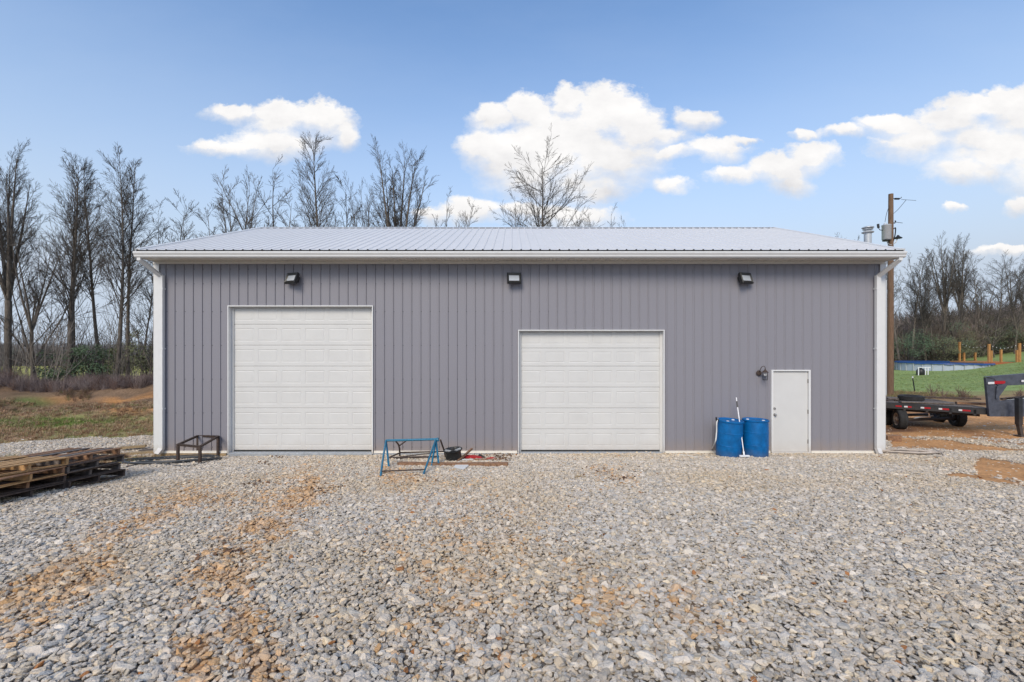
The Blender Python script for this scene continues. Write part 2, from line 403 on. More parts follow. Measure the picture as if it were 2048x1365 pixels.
rs = np.random.RandomState(11)
stone_mat = mat('limestone', (.5,.5,.5), rough=.85, var=.10, scale=1.3, bump=.02, bscale=3, inst='col', spec=.2)
stones = []
for k in range(12):
    bm = bmesh.new(); rr = random.Random(k)
    for i in range(15):
        v = Vector((rr.gauss(0,1), rr.gauss(0,1), rr.gauss(0,1))).normalized()*rr.uniform(.82, 1.08); bm.verts.new((v.x*.66, v.y*.47, v.z*.31))
    bmesh.ops.convex_hull(bm, input=bm.verts)
    for v in [v for v in bm.verts if not v.link_faces]: bm.verts.remove(v)
    if k % 3: bmesh.ops.bevel(bm, geom=list(bm.edges), offset=.045, segments=1, affect='EDGES')
    m_ = bpy.data.meshes.new('stone'); bm.to_mesh(m_); bm.free(); m_.materials.append(stone_mat)
    o = bpy.data.objects.new('stone', m_); C.objects.link(o); stones.append(o)
def jgrid(x0, x1, y0, y1, s_):
    gx, gy = np.meshgrid(np.arange(x0, x1, s_), np.arange(y0, y1, s_)); gx = gx.ravel(); gy = gy.ravel()
    return gx+rs.uniform(-.55, .55, gx.shape)*s_, gy+rs.uniform(-.55, .55, gy.shape)*s_
P_ = []
for s_, lay in ((.045, 0), (.0300, 1)):
    for (xa, xb, ya, yb) in ((-13, 14, -9.9, .2), (-16, -8.9, .2, 5), (9.4, 19, .2, 4)):
        x, y = jgrid(xa, xb, ya, yb, s_)
        d = y+CD; ok = (np.abs(x) < 1.13*d+1.3)
        x, y = x[ok], y[ok]; z = height(x, y); g = gravel_mask(x, y, z)
        ok = rs.rand(len(x)) < g*(1-.45*np.clip(stain(x, y, z)*1.5-.45, 0, 1))
        # stones lie thinner along the rusty tracks
        x, y, z = x[ok], y[ok], z[ok]
        P_.append(np.stack([x, y, z+(-.006 if lay == 0 else .013)+rs.uniform(-.009, .012, len(x)), np.full(len(x), lay)], 1))
# a few loose stones strewn over the clay and the grass beside the lot
for (xa, xb, ya, yb) in ((-15, -8, -6, 5), (9.4, 19, -4, 5)):
    x, y = jgrid(xa, xb, ya, yb, .11); ok = rs.rand(len(x)) < .16; x, y = x[ok], y[ok]; z = height(x, y)
    P_.append(np.stack([x, y, z, np.zeros(len(x))], 1))
P_ = np.concatenate(P_); n = len(P_); x, y, z = P_[:,0], P_[:,1], P_[:,2]
size = np.clip(rs.lognormal(math.log(.0368), .34, n), .02, .1)
rot = np.stack([rs.normal(0, .26, n), rs.normal(0, .26, n), rs.uniform(0, 6.28, n)], 1)
scl = size[:, None]*rs.uniform(.85, 1.2, (n, 3))
st = stain(x, y, z); tone = rs.rand(n)
pal = np.array([(.68,.595,.50),(.60,.535,.46),(.745,.66,.555),(.68,.56,.42),(.53,.50,.455),(.70,.605,.48),(.45,.395,.33),(.76,.63,.455)])
ci_ = rs.choice(len(pal), n, p=[.25,.19,.14,.12,.11,.09,.05,.05]); col = pal[ci_]*rs.uniform(.82, 1.16, (n, 1))
warm = np.clip((fbm(x*.55+30, y*.55, 4)-.42)*3.2, 0, 1)[:, None]*.55; col = col*(1-warm*np.array([.02,.12,.28]))
sp = (rs.rand(n) < st*1.25); orange = np.array([(.72,.42,.19)])*rs.uniform(.7, 1.15, (n, 1)); mixw = (np.where(sp, rs.uniform(.4, .95, n), st*.35))[:, None]
col = col*(1-mixw)+orange*mixw
px_, py_ = proj(x, y, z); rare = rs.rand(n) < .004; col[rare] = (.45,.2,.08)
idx = rs.randint(0, 12, n)
near = (P_[:, 1]+CD)
scatter('gravel', P_[:, :3], rot, scl, idx, col, stones, 'loose grey and beige crushed limestone gravel covering the whole yard', 'gravel')

# ------------------------------------------------------------------ materials
M = dict(
 siding=mat('grey_siding', (.256,.249,.279), rough=.42, var=.09, scale=60, bump=.0015, bscale=90, spec=.4),
 white=mat('white_trim', (.72,.72,.715), rough=.4, var=.03, scale=6),
 cream=mat('cream_trim', (.78,.73,.65), rough=.5, var=.04, scale=8),
 soffit=mat('vented_soffit', (.84,.79,.71), rough=.55, var=.05, scale=9),
 roof=mat('white_roof_metal', (.68,.665,.65), rough=.45, var=.03, scale=3),
 door=mat('white_door_paint', (.64,.635,.62), rough=.55, var=.035, scale=2.2, bump=.0006, bscale=160),
 concrete=mat('concrete', (.36,.38,.40), rough=.9, var=.2, scale=14, bump=.01, bscale=40),
 dark=mat('dark_void', (.012,.012,.012), rough=.9),
 foam=mat('black_closure_foam', (.02,.02,.02), rough=.9),
 black=mat('black_paint', (.018,.019,.02), rough=.45, var=.2, scale=20),
 rubber=mat('tyre_rubber', (.022,.022,.022), rough=.85, var=.35, scale=12, bump=.01),
 glass=mat('lamp_glass', (.45,.48,.52), rough=.12, spec=.9),
 blue=mat('blue_barrel_plastic', (.001,.118,.345), rough=.5, var=.22, scale=9, spec=.3),
 bluepaint=mat('worn_blue_paint', (.015,.16,.27), rough=.5, var=.3, scale=25),
 rust=mat('rusted_steel', (.060,.040,.032), rough=.8, var=.45, scale=22, bump=.006),
 redpaint=mat('red_paint', (.45,.02,.025), rough=.4, var=.2, scale=20),
 metal=mat('brushed_metal', (.5,.48,.46), rough=.35, metal=.9),
 galv=mat('galvanised_steel', (.52,.54,.56), rough=.45, metal=.35, var=.1, scale=12),
 plank_dark=mat('weathered_plank', (.085,.06,.048), rough=.9, var=.5, scale=16, stretch=(1,1,1), bump=.01),
 plank_grey=mat('grey_plank', (.15,.125,.11), rough=.9, var=.45, scale=18, bump=.01),
 plank_tan=mat('tan_plank', (.47,.28,.125), rough=.85, var=.35, scale=12, bump=.008),
 plank_red=mat('brown_plank', (.27,.15,.085), rough=.9, var=.4, scale=14, bump=.01),
 lumber=mat('treated_lumber', (.34,.24,.13), rough=.85, var=.3, scale=10, bump=.006),
 pole=mat('pole_wood', (.17,.105,.065), rough=.9, var=.35, scale=5, stretch=(6,6,.6), bump=.02),
 bark=mat('bark', (.145,.122,.10), rough=.95, var=.45, scale=7, bump=.05, bscale=12, stretch=(2,2,.6)),
 twig=mat('twig_bark', (.085,.073,.062), rough=.95, var=.25, scale=2),
 twigr=mat('far_twig_bark', (.14,.115,.10), rough=.95, var=.25, scale=2),
 brush=mat('dead_brush', (.15,.105,.085), rough=.95, var=.4, scale=2),
 leafg=mat('evergreen_leaf', (.08,.125,.06), rough=.6, var=.4, scale=1.5),
 leafd=mat('dull_green_leaf', (.14,.15,.07), rough=.7, var=.4, scale=1.5),
 straw=mat('dry_grass', (.36,.26,.14), rough=.9, var=.35, scale=3),
 grassg=mat('green_grass', (.14,.22,.045), rough=.85, var=.35, scale=3),
 hose=mat('black_poly_pipe', (.055,.06,.065), rough=.4),
 hosew=mat('pale_hose', (.66,.66,.64), rough=.5),
 hoseb=mat('tan_hose', (.50,.42,.35), rough=.6, var=.2, scale=10),
 wplastic=mat('white_plastic', (.78,.78,.80), rough=.4),
 orangewood=mat('new_cedar_post', (.42,.20,.065), rough=.8, var=.2, scale=4),
 poolwall=mat('pool_wall', (.42,.47,.56), rough=.4, var=.08, scale=1.5),
 poolblue=mat('blue_pool_cover', (.01,.06,.21), rough=.45, var=.35, scale=2.5, bump=.05),
 trailer=mat('grey_trailer_paint', (.075,.082,.105), rough=.5, var=.3, scale=9, bump=.004),
 trailerd=mat('dark_trailer_steel', (.022,.024,.028), rough=.6, var=.3, scale=9),
 reflr=mat('red_reflective_tape', (.42,.012,.02), rough=.35), reflw=mat('white_reflective_tape', (.72,.72,.74), rough=.35),
 rim=mat('muddy_wheel_rim', (.45,.36,.27), rough=.6, var=.3, scale=14),
 paper=mat('white_board', (.72,.72,.70), rough=.7),
 bulb=mat('pale_bulb', (.8,.8,.78), rough=.2),
 leaf=mat('dead_leaf', (.17,.09,.045), rough=.9, var=.5, scale=30),
)

# splashed clay dust along the foot of the siding, in its own uneven outline, and faint panel-to-panel sheen
def dusty(m, top, col, amount):
    t = m.node_tree; l = t.links.new; b = t.nodes['Principled BSDF']; src = b.inputs['Base Color'].links[0].from_socket
    tcn = nn(t, 'ShaderNodeTexCoord'); sp = nn(t, 'ShaderNodeSeparateXYZ'); l(tcn.outputs['Object'], sp.inputs[0])
    n1 = nn(t, 'ShaderNodeTexNoise'); l(tcn.outputs['Object'], n1.inputs['Vector']); n1.inputs['Scale'].default_value = 3.2; n1.inputs['Detail'].default_value = 9; n1.inputs['Roughness'].default_value = .75
    mr = nn(t, 'ShaderNodeMapRange'); l(sp.outputs[2], mr.inputs[0]); mr.inputs[1].default_value = 0; mr.inputs[2].default_value = top; mr.inputs[3].default_value = .55; mr.inputs[4].default_value = -.25
    ad = nn(t, 'ShaderNodeMath', operation='ADD'); l(mr.outputs[0], ad.inputs[0]); sb = nn(t, 'ShaderNodeMath', operation='SUBTRACT'); l(n1.outputs['Fac'], sb.inputs[0]); sb.inputs[1].default_value = .5; l(sb.outputs[0], ad.inputs[1])
    mu = nn(t, 'ShaderNodeMath', operation='MULTIPLY'); mu.use_clamp = True; l(ad.outputs[0], mu.inputs[0]); mu.inputs[1].default_value = amount
    mx = nn(t, 'ShaderNodeMix', data_type='RGBA'); l(mu.outputs[0], mx.inputs[0]); l(src, mx.inputs[6]); mx.inputs[7].default_value = (*col, 1); l(mx.outputs[2], b.inputs['Base Color'])
dusty(M['siding'], .55, (.36,.27,.20), .8); dusty(M['door'], .45, (.45,.36,.27), .5); dusty(M['white'], .35, (.48,.38,.28), .7); dusty(M['blue'], .3, (.18,.16,.14), .6); dusty(M['trailerd'], 1.2, (.20,.12,.07), .55)

# ------------------------------------------------------------------ the metal shop building
XL, XR, DEP = -8.98, 9.36, 9.76
ZW, ZS = 4.82, 4.82            # soffit height
bld = thing('metal_shop_building', 'long grey metal shop with white roof and two white overhead doors', 'building', (XL, 0, 0))
D1 = (-7.14, -3.49, 3.70); D2 = (.155, 3.83, 3.09); D3 = (6.515, 7.50, 2.085)   # openings: x0, x1, top
RIB = .2286
def rib_profile(x0, x1):
    """x, out pairs across one 3 ft sheet: trapezoid ribs 9 in apart with two low stiffening beads between"""
    pts = [(x0, 0)]; k = 0
    while x0+k*RIB+RIB/2 < x1+.001:
        c = x0+k*RIB+.028
        pts += [(c-.026, 0), (c-.012, .016), (c+.008, .016), (c+.015, -.006), (c+.021, -.006), (c+.025, 0)]
        m_ = c+RIB/2
        k += 1
    pts.append((x1, 0)); return pts
openings = [D1, D2, D3]
def wall_panel(xa, xb, zt):
    pr = [(min(max(x, xa), xb), o) for x, o in rib_profile(xa, xb)]
    cuts = [c for op in openings for c in op[:2] if xa < c < xb]
    for c in cuts:
        for i in range(len(pr)-1):
            if pr[i][0] < c < pr[i+1][0]:
                t = (c-pr[i][0])/(pr[i+1][0]-pr[i][0]); pr.insert(i+1, (c, pr[i][1]*(1-t)+pr[i+1][1]*t)); break
    mb = MB()
    for (x0, o0), (x1, o1) in zip(pr[:-1], pr[1:]):
        if x1-x0 < 1e-5: continue
        xm = (x0+x1)/2; z0 = .05
        for (a_, b_, tp) in openings:
            if a_ < xm < b_: z0 = tp
        mb.add([(x0,-o0,z0),(x1,-o1,z0),(x1,-o1,zt),(x0,-o0,zt)], [(0,1,2,3)])
    return mb
npan = 20; pw = (XR-XL)/npan
for k in range(npan):
    obj('siding_panel', wall_panel(XL+k*pw, XL+(k+1)*pw, ZS), M['siding'], bld)
# side and back walls: ribbed sheets too
def side_panel(x, y0, y1, zt, sgn):
    mb = MB(); pr = rib_profile(y0, y1)
    for (a0, o0), (a1, o1) in zip(pr[:-1], pr[1:]):
        zt0 = zt(a0); zt1 = zt(a1); mb.add([(x+sgn*o0,a0,.05),(x+sgn*o1,a1,.05),(x+sgn*o1,a1,zt1),(x+sgn*o0,a0,zt0)], [(0,1,2,3)])
    return mb
EY, EZ, RY, RZ = -.52, 5.005, 4.87, 6.87        # eave edge and ridge
slope = (RZ-EZ)/(RY-EY)
roofz = lambda y: EZ+slope*(y-EY) if y < RY else RZ-slope*(y-RY)
ns_ = 11; sw = DEP/ns_
for k in range(ns_):
    for x_, sg in ((XL, -1), (XR, 1)):
        obj('siding_panel', side_panel(x_, k*sw, (k+1)*sw, lambda y: roofz(y)-.12, sg), M['siding'], bld)
mb = MB(); mb.add([(XL,DEP,.05),(XR,DEP,.05),(XR,DEP,ZS),(XL,DEP,ZS)], [(3,2,1,0)]); obj('back_wall', mb, M['siding'], bld)
# screws in rows over the flats
mb = MB()
for zr in (.14, 1.0, 1.85, 2.7, 3.55, 4.25, 4.62):
    for k in range(int((XR-XL)/RIB)):
        x_ = XL+k*RIB+.065
        if any(a_-.03 < x_ < b_+.03 and zr < tp+.03 for a_, b_, tp in openings): continue
        mb.box(x_-.008, x_+.008, -.007, .001, zr-.008, zr+.008)
obj('screw', mb, mat('screw_head', (.09,.085,.095), rough=.5), bld, kind='stuff')
# slab and skirting
mb = MB().bev(XL+.01, XR-.01, -.015, DEP, -.35, 0.0, .01); obj('slab', mb, M['concrete'], bld)
def split_runs():
    runs = []; x_ = XL+.12
    for a_, b_, _ in openings: runs.append((x_, a_-.02)); x_ = b_+.02
    runs.append((x_, XR-.12)); return runs
for a_, b_ in split_runs():
    mb = MB().box(a_, b_, -.028, -.002, -.005, .05).box(a_, b_, -.042, -.028, -.005, .006); obj('base_trim', mb, M['cream'], bld)
obj('skirt_board', MB().bev(XL+.05, D1[0]-.03, -.05, -.017, -.2, -.012), M['lumber'], bld)
obj('skirt_board', MB().bev(D1[1]+.03, D2[0]-.03, -.05, -.017, -.2, -.012), M['concrete'], bld)
# corner trims
for x_, sg in ((XL, 1), (XR, -1)):
    mb = MB().box(min(x_-sg*.025, x_+sg*.11), max(x_-sg*.025, x_+sg*.11), -.03, -.0205, 0, ZS-.005)
    mb.box(min(x_-sg*.0305, x_-sg*.0215), max(x_-sg*.0305, x_-sg*.0215), -.03, .11, 0, ZS-.005)
    obj('corner_trim', mb, M['white'], bld)
# roof panels, front and rear
def roof_panel(xa, xb, y0, z0, y1, z1, flip=False):
    nrm = Vector((0, -(z1-z0), (y1-y0))).normalized()
    if nrm.z < 0: nrm = -nrm
    mb = MB()
    pr = []; k = 0
    pr.append((xa, 0))
    for k in range(4):
        c = xa+.03+k*RIB
        pr += [(c-.028, 0), (c-.011, .02), (c+.011, .02), (c+.028, 0)]
    pr.append((xb, 0)); pr = [(min(x, xb), o_) for x, o_ in pr]
    for (a0, o0), (a1, o1) in zip(pr[:-1], pr[1:]):
        if a1-a0 < 1e-6: continue
        mb.add([(a0, y0+nrm.y*o0, z0+nrm.z*o0), (a1, y0+nrm.y*o1, z0+nrm.z*o1), (a1, y1+nrm.y*o1, z1+nrm.z*o1), (a0, y1+nrm.y*o0, z1+nrm.z*o0)], [(0,1,2,3) if not flip else (3,2,1,0)])
    return mb
RXL, RXR = XL-.03, XR+.03; rw = (RXR-RXL)/20
BY, BZ = 2*RY-EY, EZ
for k in range(20):
    xa, xb = RXL+k*rw, RXL+(k+1)*rw
    obj('roof_panel', roof_panel(xa, xb, EY-.03, EZ-.03*slope, RY, RZ), M['roof'], bld)
    obj('roof_panel', roof_panel(xa, xb, BY, BZ, RY, RZ, True), M['roof'], bld)
# eave closure foam and ridge closure: the black line between the ribs
mb = MB().box(RXL+.005, RXR-.005, EY-.026, EY-.012, EZ-.05, EZ-.0135)
for k in range(80):
    c = RXL+(k//4)*rw+.03+(k % 4)*RIB; zz = EZ-.0128
    mb.add([(c-.028,EY-.0285,zz),(c+.028,EY-.0285,zz),(c+.011,EY-.0285,zz+.021),(c-.011,EY-.0285,zz+.021),(c-.028,EY-.02,zz),(c+.028,EY-.02,zz),(c+.011,EY-.02,zz+.021),(c-.011,EY-.02,zz+.021)], [(0,1,2,3),(7,6,5,4),(0,4,5,1)])
obj('eave_closure', mb, M['foam'], bld)
mb = MB()
for k in range(80):
    c = RXL+k*RIB+.03
    mb.box(c+.034, c+RIB-.034, RY-.165, RY-.155, RZ-.165*slope+.003, RZ-.165*slope+.024)
obj('ridge_closure', mb, M['foam'], bld)
mb = MB(); up = .028
mb.add([(RXL-.02, RY-.17, RZ-.17*slope+up), (RXR+.02, RY-.17, RZ-.17*slope+up), (RXR+.02, RY, RZ+up+.005), (RXL-.02, RY, RZ+up+.005), (RXR+.02, RY+.17, RZ-.17*slope+up), (RXL-.02, RY+.17, RZ-.17*slope+up)], [(0,1,2,3),(3,2,4,5)])
obj('ridge_cap', mb, M['white'], bld)
# rake trims on the gables
for x_, sg in ((RXL, -1), (RXR, 1)):
    mb = MB()
    for (y0, z0, y1, z1) in ((EY-.03, EZ-.03*slope, RY, RZ), (RY, RZ, BY, BZ)):
        mb.beam((x_+sg*.012, y0, z0-.05), (x_+sg*.012, y1, z1-.05), .02, .16); mb.beam((x_-sg*.03, y0, z0+.016), (x_-sg*.03, y1, z1+.016), .10, .034)
    obj('rake_trim', mb, M['white'], bld)
# fascia, gutter, soffit
obj('fascia', MB().box(RXL, RXR, EY+.03, EY+.05, ZS-.012, EZ-.045), M['white'], bld)
gp = [(EY+.028, 4.955), (EY-.10, 4.955), (EY-.105, 4.975), (EY-.118, 4.975), (EY-.118, 4.945), (EY-.085, 4.89), (EY-.085, 4.865), (EY-.06, 4.845), (EY+.028, 4.845)]
mb = MB(); n0 = 0
prof = [(p_[0], p_[1]-.034) for p_ in [(EY+.028,4.97),(EY+.025,4.97),(EY+.025,4.848),(EY-.058,4.848),(EY-.08,4.868),(EY-.08,4.892),(EY-.112,4.945),(EY-.112,4.972),(EY-.104,4.972),(EY-.104,4.98),(EY-.122,4.98),(EY-.122,4.945),(EY-.09,4.888),(EY-.09,4.865),(EY-.064,4.84),(EY+.028,4.84)]]
for x_ in (RXL-.01, RXR+.01): mb.v += [(x_, a_, b_) for a_, b_ in prof]
n_ = len(prof)
for i in range(n_): j = (i+1) % n_; mb.f.append((i, j, n_+j, n_+i))
gut = obj('gutter', mb, M['white'], bld)
for x_ in (RXL-.01, RXR+.008):
    mb = MB(); pts = [(x_, a_, b_) for a_, b_ in [(EY+.026,4.936),(EY-.115,4.936),(EY-.115,4.911),(EY-.085,4.856),(EY-.085,4.831),(EY-.062,4.81),(EY+.026,4.81)]]
    q = [(p[0]+.003, p[1], p[2]) for p in pts]; m_ = len(pts)
    mb.add(pts+q, [tuple(range(m_)), tuple(range(2*m_-1, m_-1, -1))]+[(i, m_+i, m_+(i+1) % m_, (i+1) % m_) for i in range(m_)]); obj('end_cap', mb, M['white'], gut)
# soffit planks: 12 in vented pieces, grooves run front to back
ns2 = int((RXR-RXL)/.3048); sw2 = (RXR-RXL)/ns2
first = None
for k in range(ns2):
    if first is None:
        xa, xb = RXL, RXL+sw2; mb = MB(); pr = [(xa,0),(xa+.10,0),(xa+.104,.016),(xa+.120,.016),(xa+.124,0),(xa+.205,0),(xa+.209,.016),(xa+.225,.016),(xa+.229,0),(xb-.014,0),(xb-.010,.02),(xb,.02)]
        for (a0, o0), (a1, o1) in zip(pr[:-1], pr[1:]): mb.add([(a0,EY+.052,ZS+o0),(a1,EY+.052,ZS+o1),(a1,-.03,ZS+o1),(a0,-.03,ZS+o0)], [(3,2,1,0)])
        mb.box(xa+.02, xb-.03, -.032, -.029, ZS-.001, ZS+.01)
        first = obj('soffit_panel', mb, M['soffit'], bld)
    else: share('soffit_panel', first, bld, (k*sw2, 0, 0))
obj('soffit_trim', MB().box(XL-.03, XR+.03, -.034, -.024, ZS-.075, ZS-.006).box(XL-.03, XR+.03, -.055, -.034, ZS-.016, ZS-.006).box(XL-.03, XR+.03, -.05, -.034, ZS-.076, ZS-.068), M['cream'], bld)
for x_ in (XL-.01, XR-.01):
    obj('soffit_end', MB().add([(x_, EY+.05, ZS-.02), (x_, 0, ZS-.02), (x_, 0, roofz(0)-.03), (x_, EY+.05, EZ-.05), (x_+.02, EY+.05, ZS-.02), (x_+.02, 0, ZS-.02), (x_+.02, 0, roofz(0)-.03), (x_+.02, EY+.05, EZ-.05)], [(0,3,2,1),(4,5,6,7),(0,1,5,4),(3,7,6,2)]), M['white'], bld)
# downspouts: outlet, slanted run back to the wall, long drop, kick-out at the foot
def spout(xo, xw, sg):
    mb = MB(); w, h = .085, .07
    mb.beam((xo, EY-.03, 4.845), (xo, EY-.03, 4.74), w, h, (0,1,0)); mb.beam((xo, EY-.03, 4.76), (xw, -.09, 4.42), w, h, (0,1,0))
    mb.beam((xw, -.09, 4.45), (xw, -.09, .09), w+.02, h+.01, (0,1,0)); mb.beam((xw, -.085, .13), (xw-sg*.03, -.2, .0), w+.02, h+.01, (0,1,0))
    return mb
dsl = obj('downspout', spout(-8.93, -8.76, 1), M['white'], bld); dsr = obj('downspout', spout(9.30, 9.14, 1), M['white'], bld)
for p_, xw in ((dsl, -8.76), (dsr, 9.14)):
    for z_ in (1.1, 2.6, 4.1): obj('strap', MB().box(xw-.062, xw+.062, -.132, -.03, z_, z_+.03), M['white'], p_)

def overhead_door(op, heights, ncol=6):
    x0, x1, zt = op
    dr = bpy.data.objects.new('garage_door', None); C.objects.link(dr); dr.parent = bld
    # opening trim: thin face flange and deep returns
    f = MB().box(x0-.0, x0+.022, -.045, -.018, -.02, zt).box(x1-.022, x1, -.045, -.018, -.02, zt).box(x0, x1, -.0455, -.0175, zt-.022, zt+.002)
    f.box(x0+.001, x0+.02, -.018, .145, -.0, zt-.02).box(x1-.02, x1-.001, -.018, .145, 0, zt-.02).box(x0+.001, x1-.001, -.018, .145, zt-.02, zt-.001)
    obj('door_frame', f, M['white'], dr)
    st_ = MB().box(x0+.021, x0+.075, .09, .11, .0, zt-.021).box(x1-.075, x1-.021, .09, .11, .0, zt-.021).box(x0+.076, x1-.076, .09, .11, zt-.05, zt-.021)
    obj('weather_strip', st_, M['door'], dr)
    obj('door_seal', MB().box(x0+.03, x1-.03, .116, .15, .002, .032), M['foam'], dr)
    z_ = .034; yf = .118; cw = (x1-x0-.06)/ncol
    for h_ in heights:
        mb = MB(); zb, ze = z_+.0025, z_+h_-.0025; a_, b_ = x0+.03, x1-.03
        mb.add([(a_,yf+.006,zb),(b_,yf+.006,zb),(b_,yf,zb+.012),(a_,yf,zb+.012)], [(0,1,2,3)])
        mb.add([(a_,yf,ze-.012),(b_,yf,ze-.012),(b_,yf+.006,ze),(a_,yf+.006,ze)], [(0,1,2,3)])
        pz0, pz1 = zb+.10*h_/.53, ze-.10*h_/.53
        mb.add([(a_,yf,zb+.012),(b_,yf,zb+.012),(b_,yf,pz0),(a_,yf,pz0)], [(0,1,2,3)]); mb.add([(a_,yf,pz1),(b_,yf,pz1),(b_,yf,ze-.012),(a_,yf,ze-.012)], [(0,1,2,3)])
        last = a_
        for c in range(ncol):
            p0 = a_+c*cw+.052; p1 = a_+(c+1)*cw-.052
            mb.add([(last,yf,pz0),(p0,yf,pz0),(p0,yf,pz1),(last,yf,pz1)], [(0,1,2,3)])
            r_ = [(p0,yf,pz0),(p1,yf,pz0),(p1,yf,pz1),(p0,yf,pz1)]
            def ins_(e_, yy): return [(p0+e_,yy,pz0+e_),(p1-e_,yy,pz0+e_),(p1-e_,yy,pz1-e_),(p0+e_,yy,pz1-e_)]
            rings = [r_, ins_(.012, yf+.0055), ins_(.022, yf+.0055), ins_(.034, yf+.001)]
            for ra, rb in zip(rings[:-1], rings[1:]):
                mb.add(ra+rb, [(i, (i+1) % 4, 4+(i+1) % 4, 4+i) for i in range(4)])
            mb.add(rings[-1], [(0,1,2,3)]); last = p1
        mb.add([(last,yf,pz0),(b_,yf,pz0),(b_,yf,pz1),(last,yf,pz1)], [(0,1,2,3)])
        obj('door_section', mb, M['door'], dr); z_ += h_
    obj('door_sill', MB().bev(x0+.02, x1-.02, -.05, .115, -.25, -.003, .008), M['concrete'], dr)
    obj('dark_interior', MB().box(x0+.03, x1-.03, .16, .18, 0, zt-.01), M['dark'], dr)
    return dr
g1 = overhead_door(D1, [.533]*7); g1['label'] = 'taller white overhead door of seven sections'
g2 = overhead_door(D2, [.533]*4+[.46,.533]); g2['label'] = 'lower white overhead door of six sections'
# entry door
x0, x1, zt = D3
ed = bpy.data.objects.new('entry_door', None); C.objects.link(ed); ed.parent = bld
obj('door_frame', MB().box(x0,x0+.045,-.04,.08,0,zt).box(x1-.045,x1,-.04,.08,0,zt).box(x0+.045,x1-.045,-.04,.08,zt-.035,zt).box(x0,x1,-.045,.08,-.01,.018), M['white'], ed)
obj('door_leaf', MB().bev(x0+.05, x1-.05, .005, .045, .022, zt-.052, .002), M['door'], ed)
obj('dark_interior', MB().box(x0+.03,x1-.03,.082,.09,0,zt-.01), M['dark'], ed)
Mr = Matrix.Rotation(R(90), 4, 'X')
obj('deadbolt', MB().lathe([(0,.028),(.022,.026),(.03,.016),(.032,0)], 16, (x0+.10,.005,1.11), Mr), M['metal'], ed, smooth=40)
obj('door_handle', MB().lathe([(0,.075),(.022,.07),(.03,.055),(.026,.04),(.012,.03),(.012,.01),(.034,.008),(.036,0)], 16, (x0+.10,.005,.955), Mr), M['metal'], ed, smooth=40)
for z_ in (.28, 1.03, 1.80): obj('hinge', MB().tube([(x1-.048,-.005,z_-.05),(x1-.048,-.005,z_+.05)], .009, 8), M['rust'], ed)

# ------------------------------------------------------------------ lights on the wall
def flood(px, yaw, tilt, label):
    x_ = (px-CX)/79.4; z_ = 4.37
    r_ = thing('flood_light', label, 'flood light', (x_, -.02, z_), 'floodlights under the eaves')
    r_.location = (0,0,0)
    T = Matrix.Translation((0,-.12,.0)) @ Matrix.Rotation(yaw, 4, 'Z') @ Matrix.Rotation(tilt, 4, 'X')
    hb = MB(); w, h = .175, .145
    ring = lambda s_, t, y_: [(-w*s_, y_, -h*t), (w*s_, y_, -h*t), (w*s_, y_, h*t), (-w*s_, y_, h*t)]
    rings = [ring(.6,.55,.10), ring(.85,.82,.07), ring(1,1,.02), ring(1,1,-.03), ring(.93,.9,-.045)]
    hb.add(rings[0], [(3,2,1,0)])
    for a_, b_ in zip(rings[:-1], rings[1:]): hb.add(a_+b_, [(i, (i+1) % 4, 4+(i+1) % 4, 4+i) for i in range(4)])
    ins_ = [(-w*.7,-.02,-h*.5),(w*.7,-.02,-h*.5),(w*.7,-.02,h*.45),(-w*.7,-.02,h*.45)]
    hb.add(rings[-1]+ins_, [(i, (i+1) % 4, 4+(i+1) % 4, 4+i) for i in range(4)])
    for k in range(7): hb.box(-w*.75+k*w*.25-.004, -w*.75+k*w*.25+.004, .05, .12, -h*.5, h*.5)
    obj('housing', hb.xf(T), M['black'], r_)
    obj('lens', MB().box(-w*.72, w*.72, -.024, -.016, -h*.52, h*.47).xf(T), M['glass'], r_)
    br = MB(); br.box(-.05,.05,-.02,.0,-.09,-.01).beam((0,-.02,-.06),(0,-.13,-.07),.03,.02)
    obj('bracket', br, M['black'], r_)
    jb = MB().lathe([(0,.05),(.05,.05),(.055,.0)], 12, (0,0,0), Mr); obj('mount', jb, M['black'], r_)
    r_.location = (x_, -.02, z_); return r_
flood(589, R(-24), R(-22), 'black floodlight turned left, above the taller overhead door')
flood(1028, R(4), R(-20), 'black floodlight in the middle, above the gap between overhead doors')
flood(1486, R(20), R(-20), 'black floodlight turned right, above the wall left of the entry door')

ln = thing('wall_lantern', 'small dark coach lantern on the wall left of the entry door', 'wall lamp', (0,0,0))
obj('backplate', MB().lathe([(0,.03),(.04,.03),(.062,.018),(.07,0)], 20, (-.055,-.02,.03), Mr), M['rust'], ln, smooth=40)
obj('arm', MB().tube([(-.055,-.05,.05),(-.06,-.09,.12),(-.045,-.13,.19),(0,-.15,.215),(.025,-.15,.19),(.03,-.15,.14)], .008, 8), M['rust'], ln, smooth=True)
cg = MB(); cx_, cy_ = .03, -.15
for a_ in range(6):
    an = a_*math.pi/3+.2; cg.tube([(cx_+.062*math.cos(an),cy_+.062*math.sin(an),.06),(cx_+.052*math.cos(an),cy_+.052*math.sin(an),-.13)], .004, 5)
for zz, rr_ in ((-.13,.055),(-.03,.058),(.06,.064)):
    cg.tube([(cx_+rr_*math.cos(k*math.pi/9),cy_+rr_*math.sin(k*math.pi/9),zz) for k in range(19)], .005, 5, False)
obj('cage', cg, M['black'], ln)
obj('lamp_roof', MB().lathe([(0,.145),(.012,.14),(.018,.12),(.045,.09),(.08,.062),(.078,.055),(0,.06)], 18, (cx_,cy_,0)), M['rust'], ln, smooth=40)
obj('bulb', MB().lathe([(0,-.04),(.02,-.035),(.03,-.01),(.022,.02),(.012,.045)], 14, (cx_,cy_,0)), M['bulb'], ln, smooth=True)
ln.location = (6.255, -.015, 1.975)

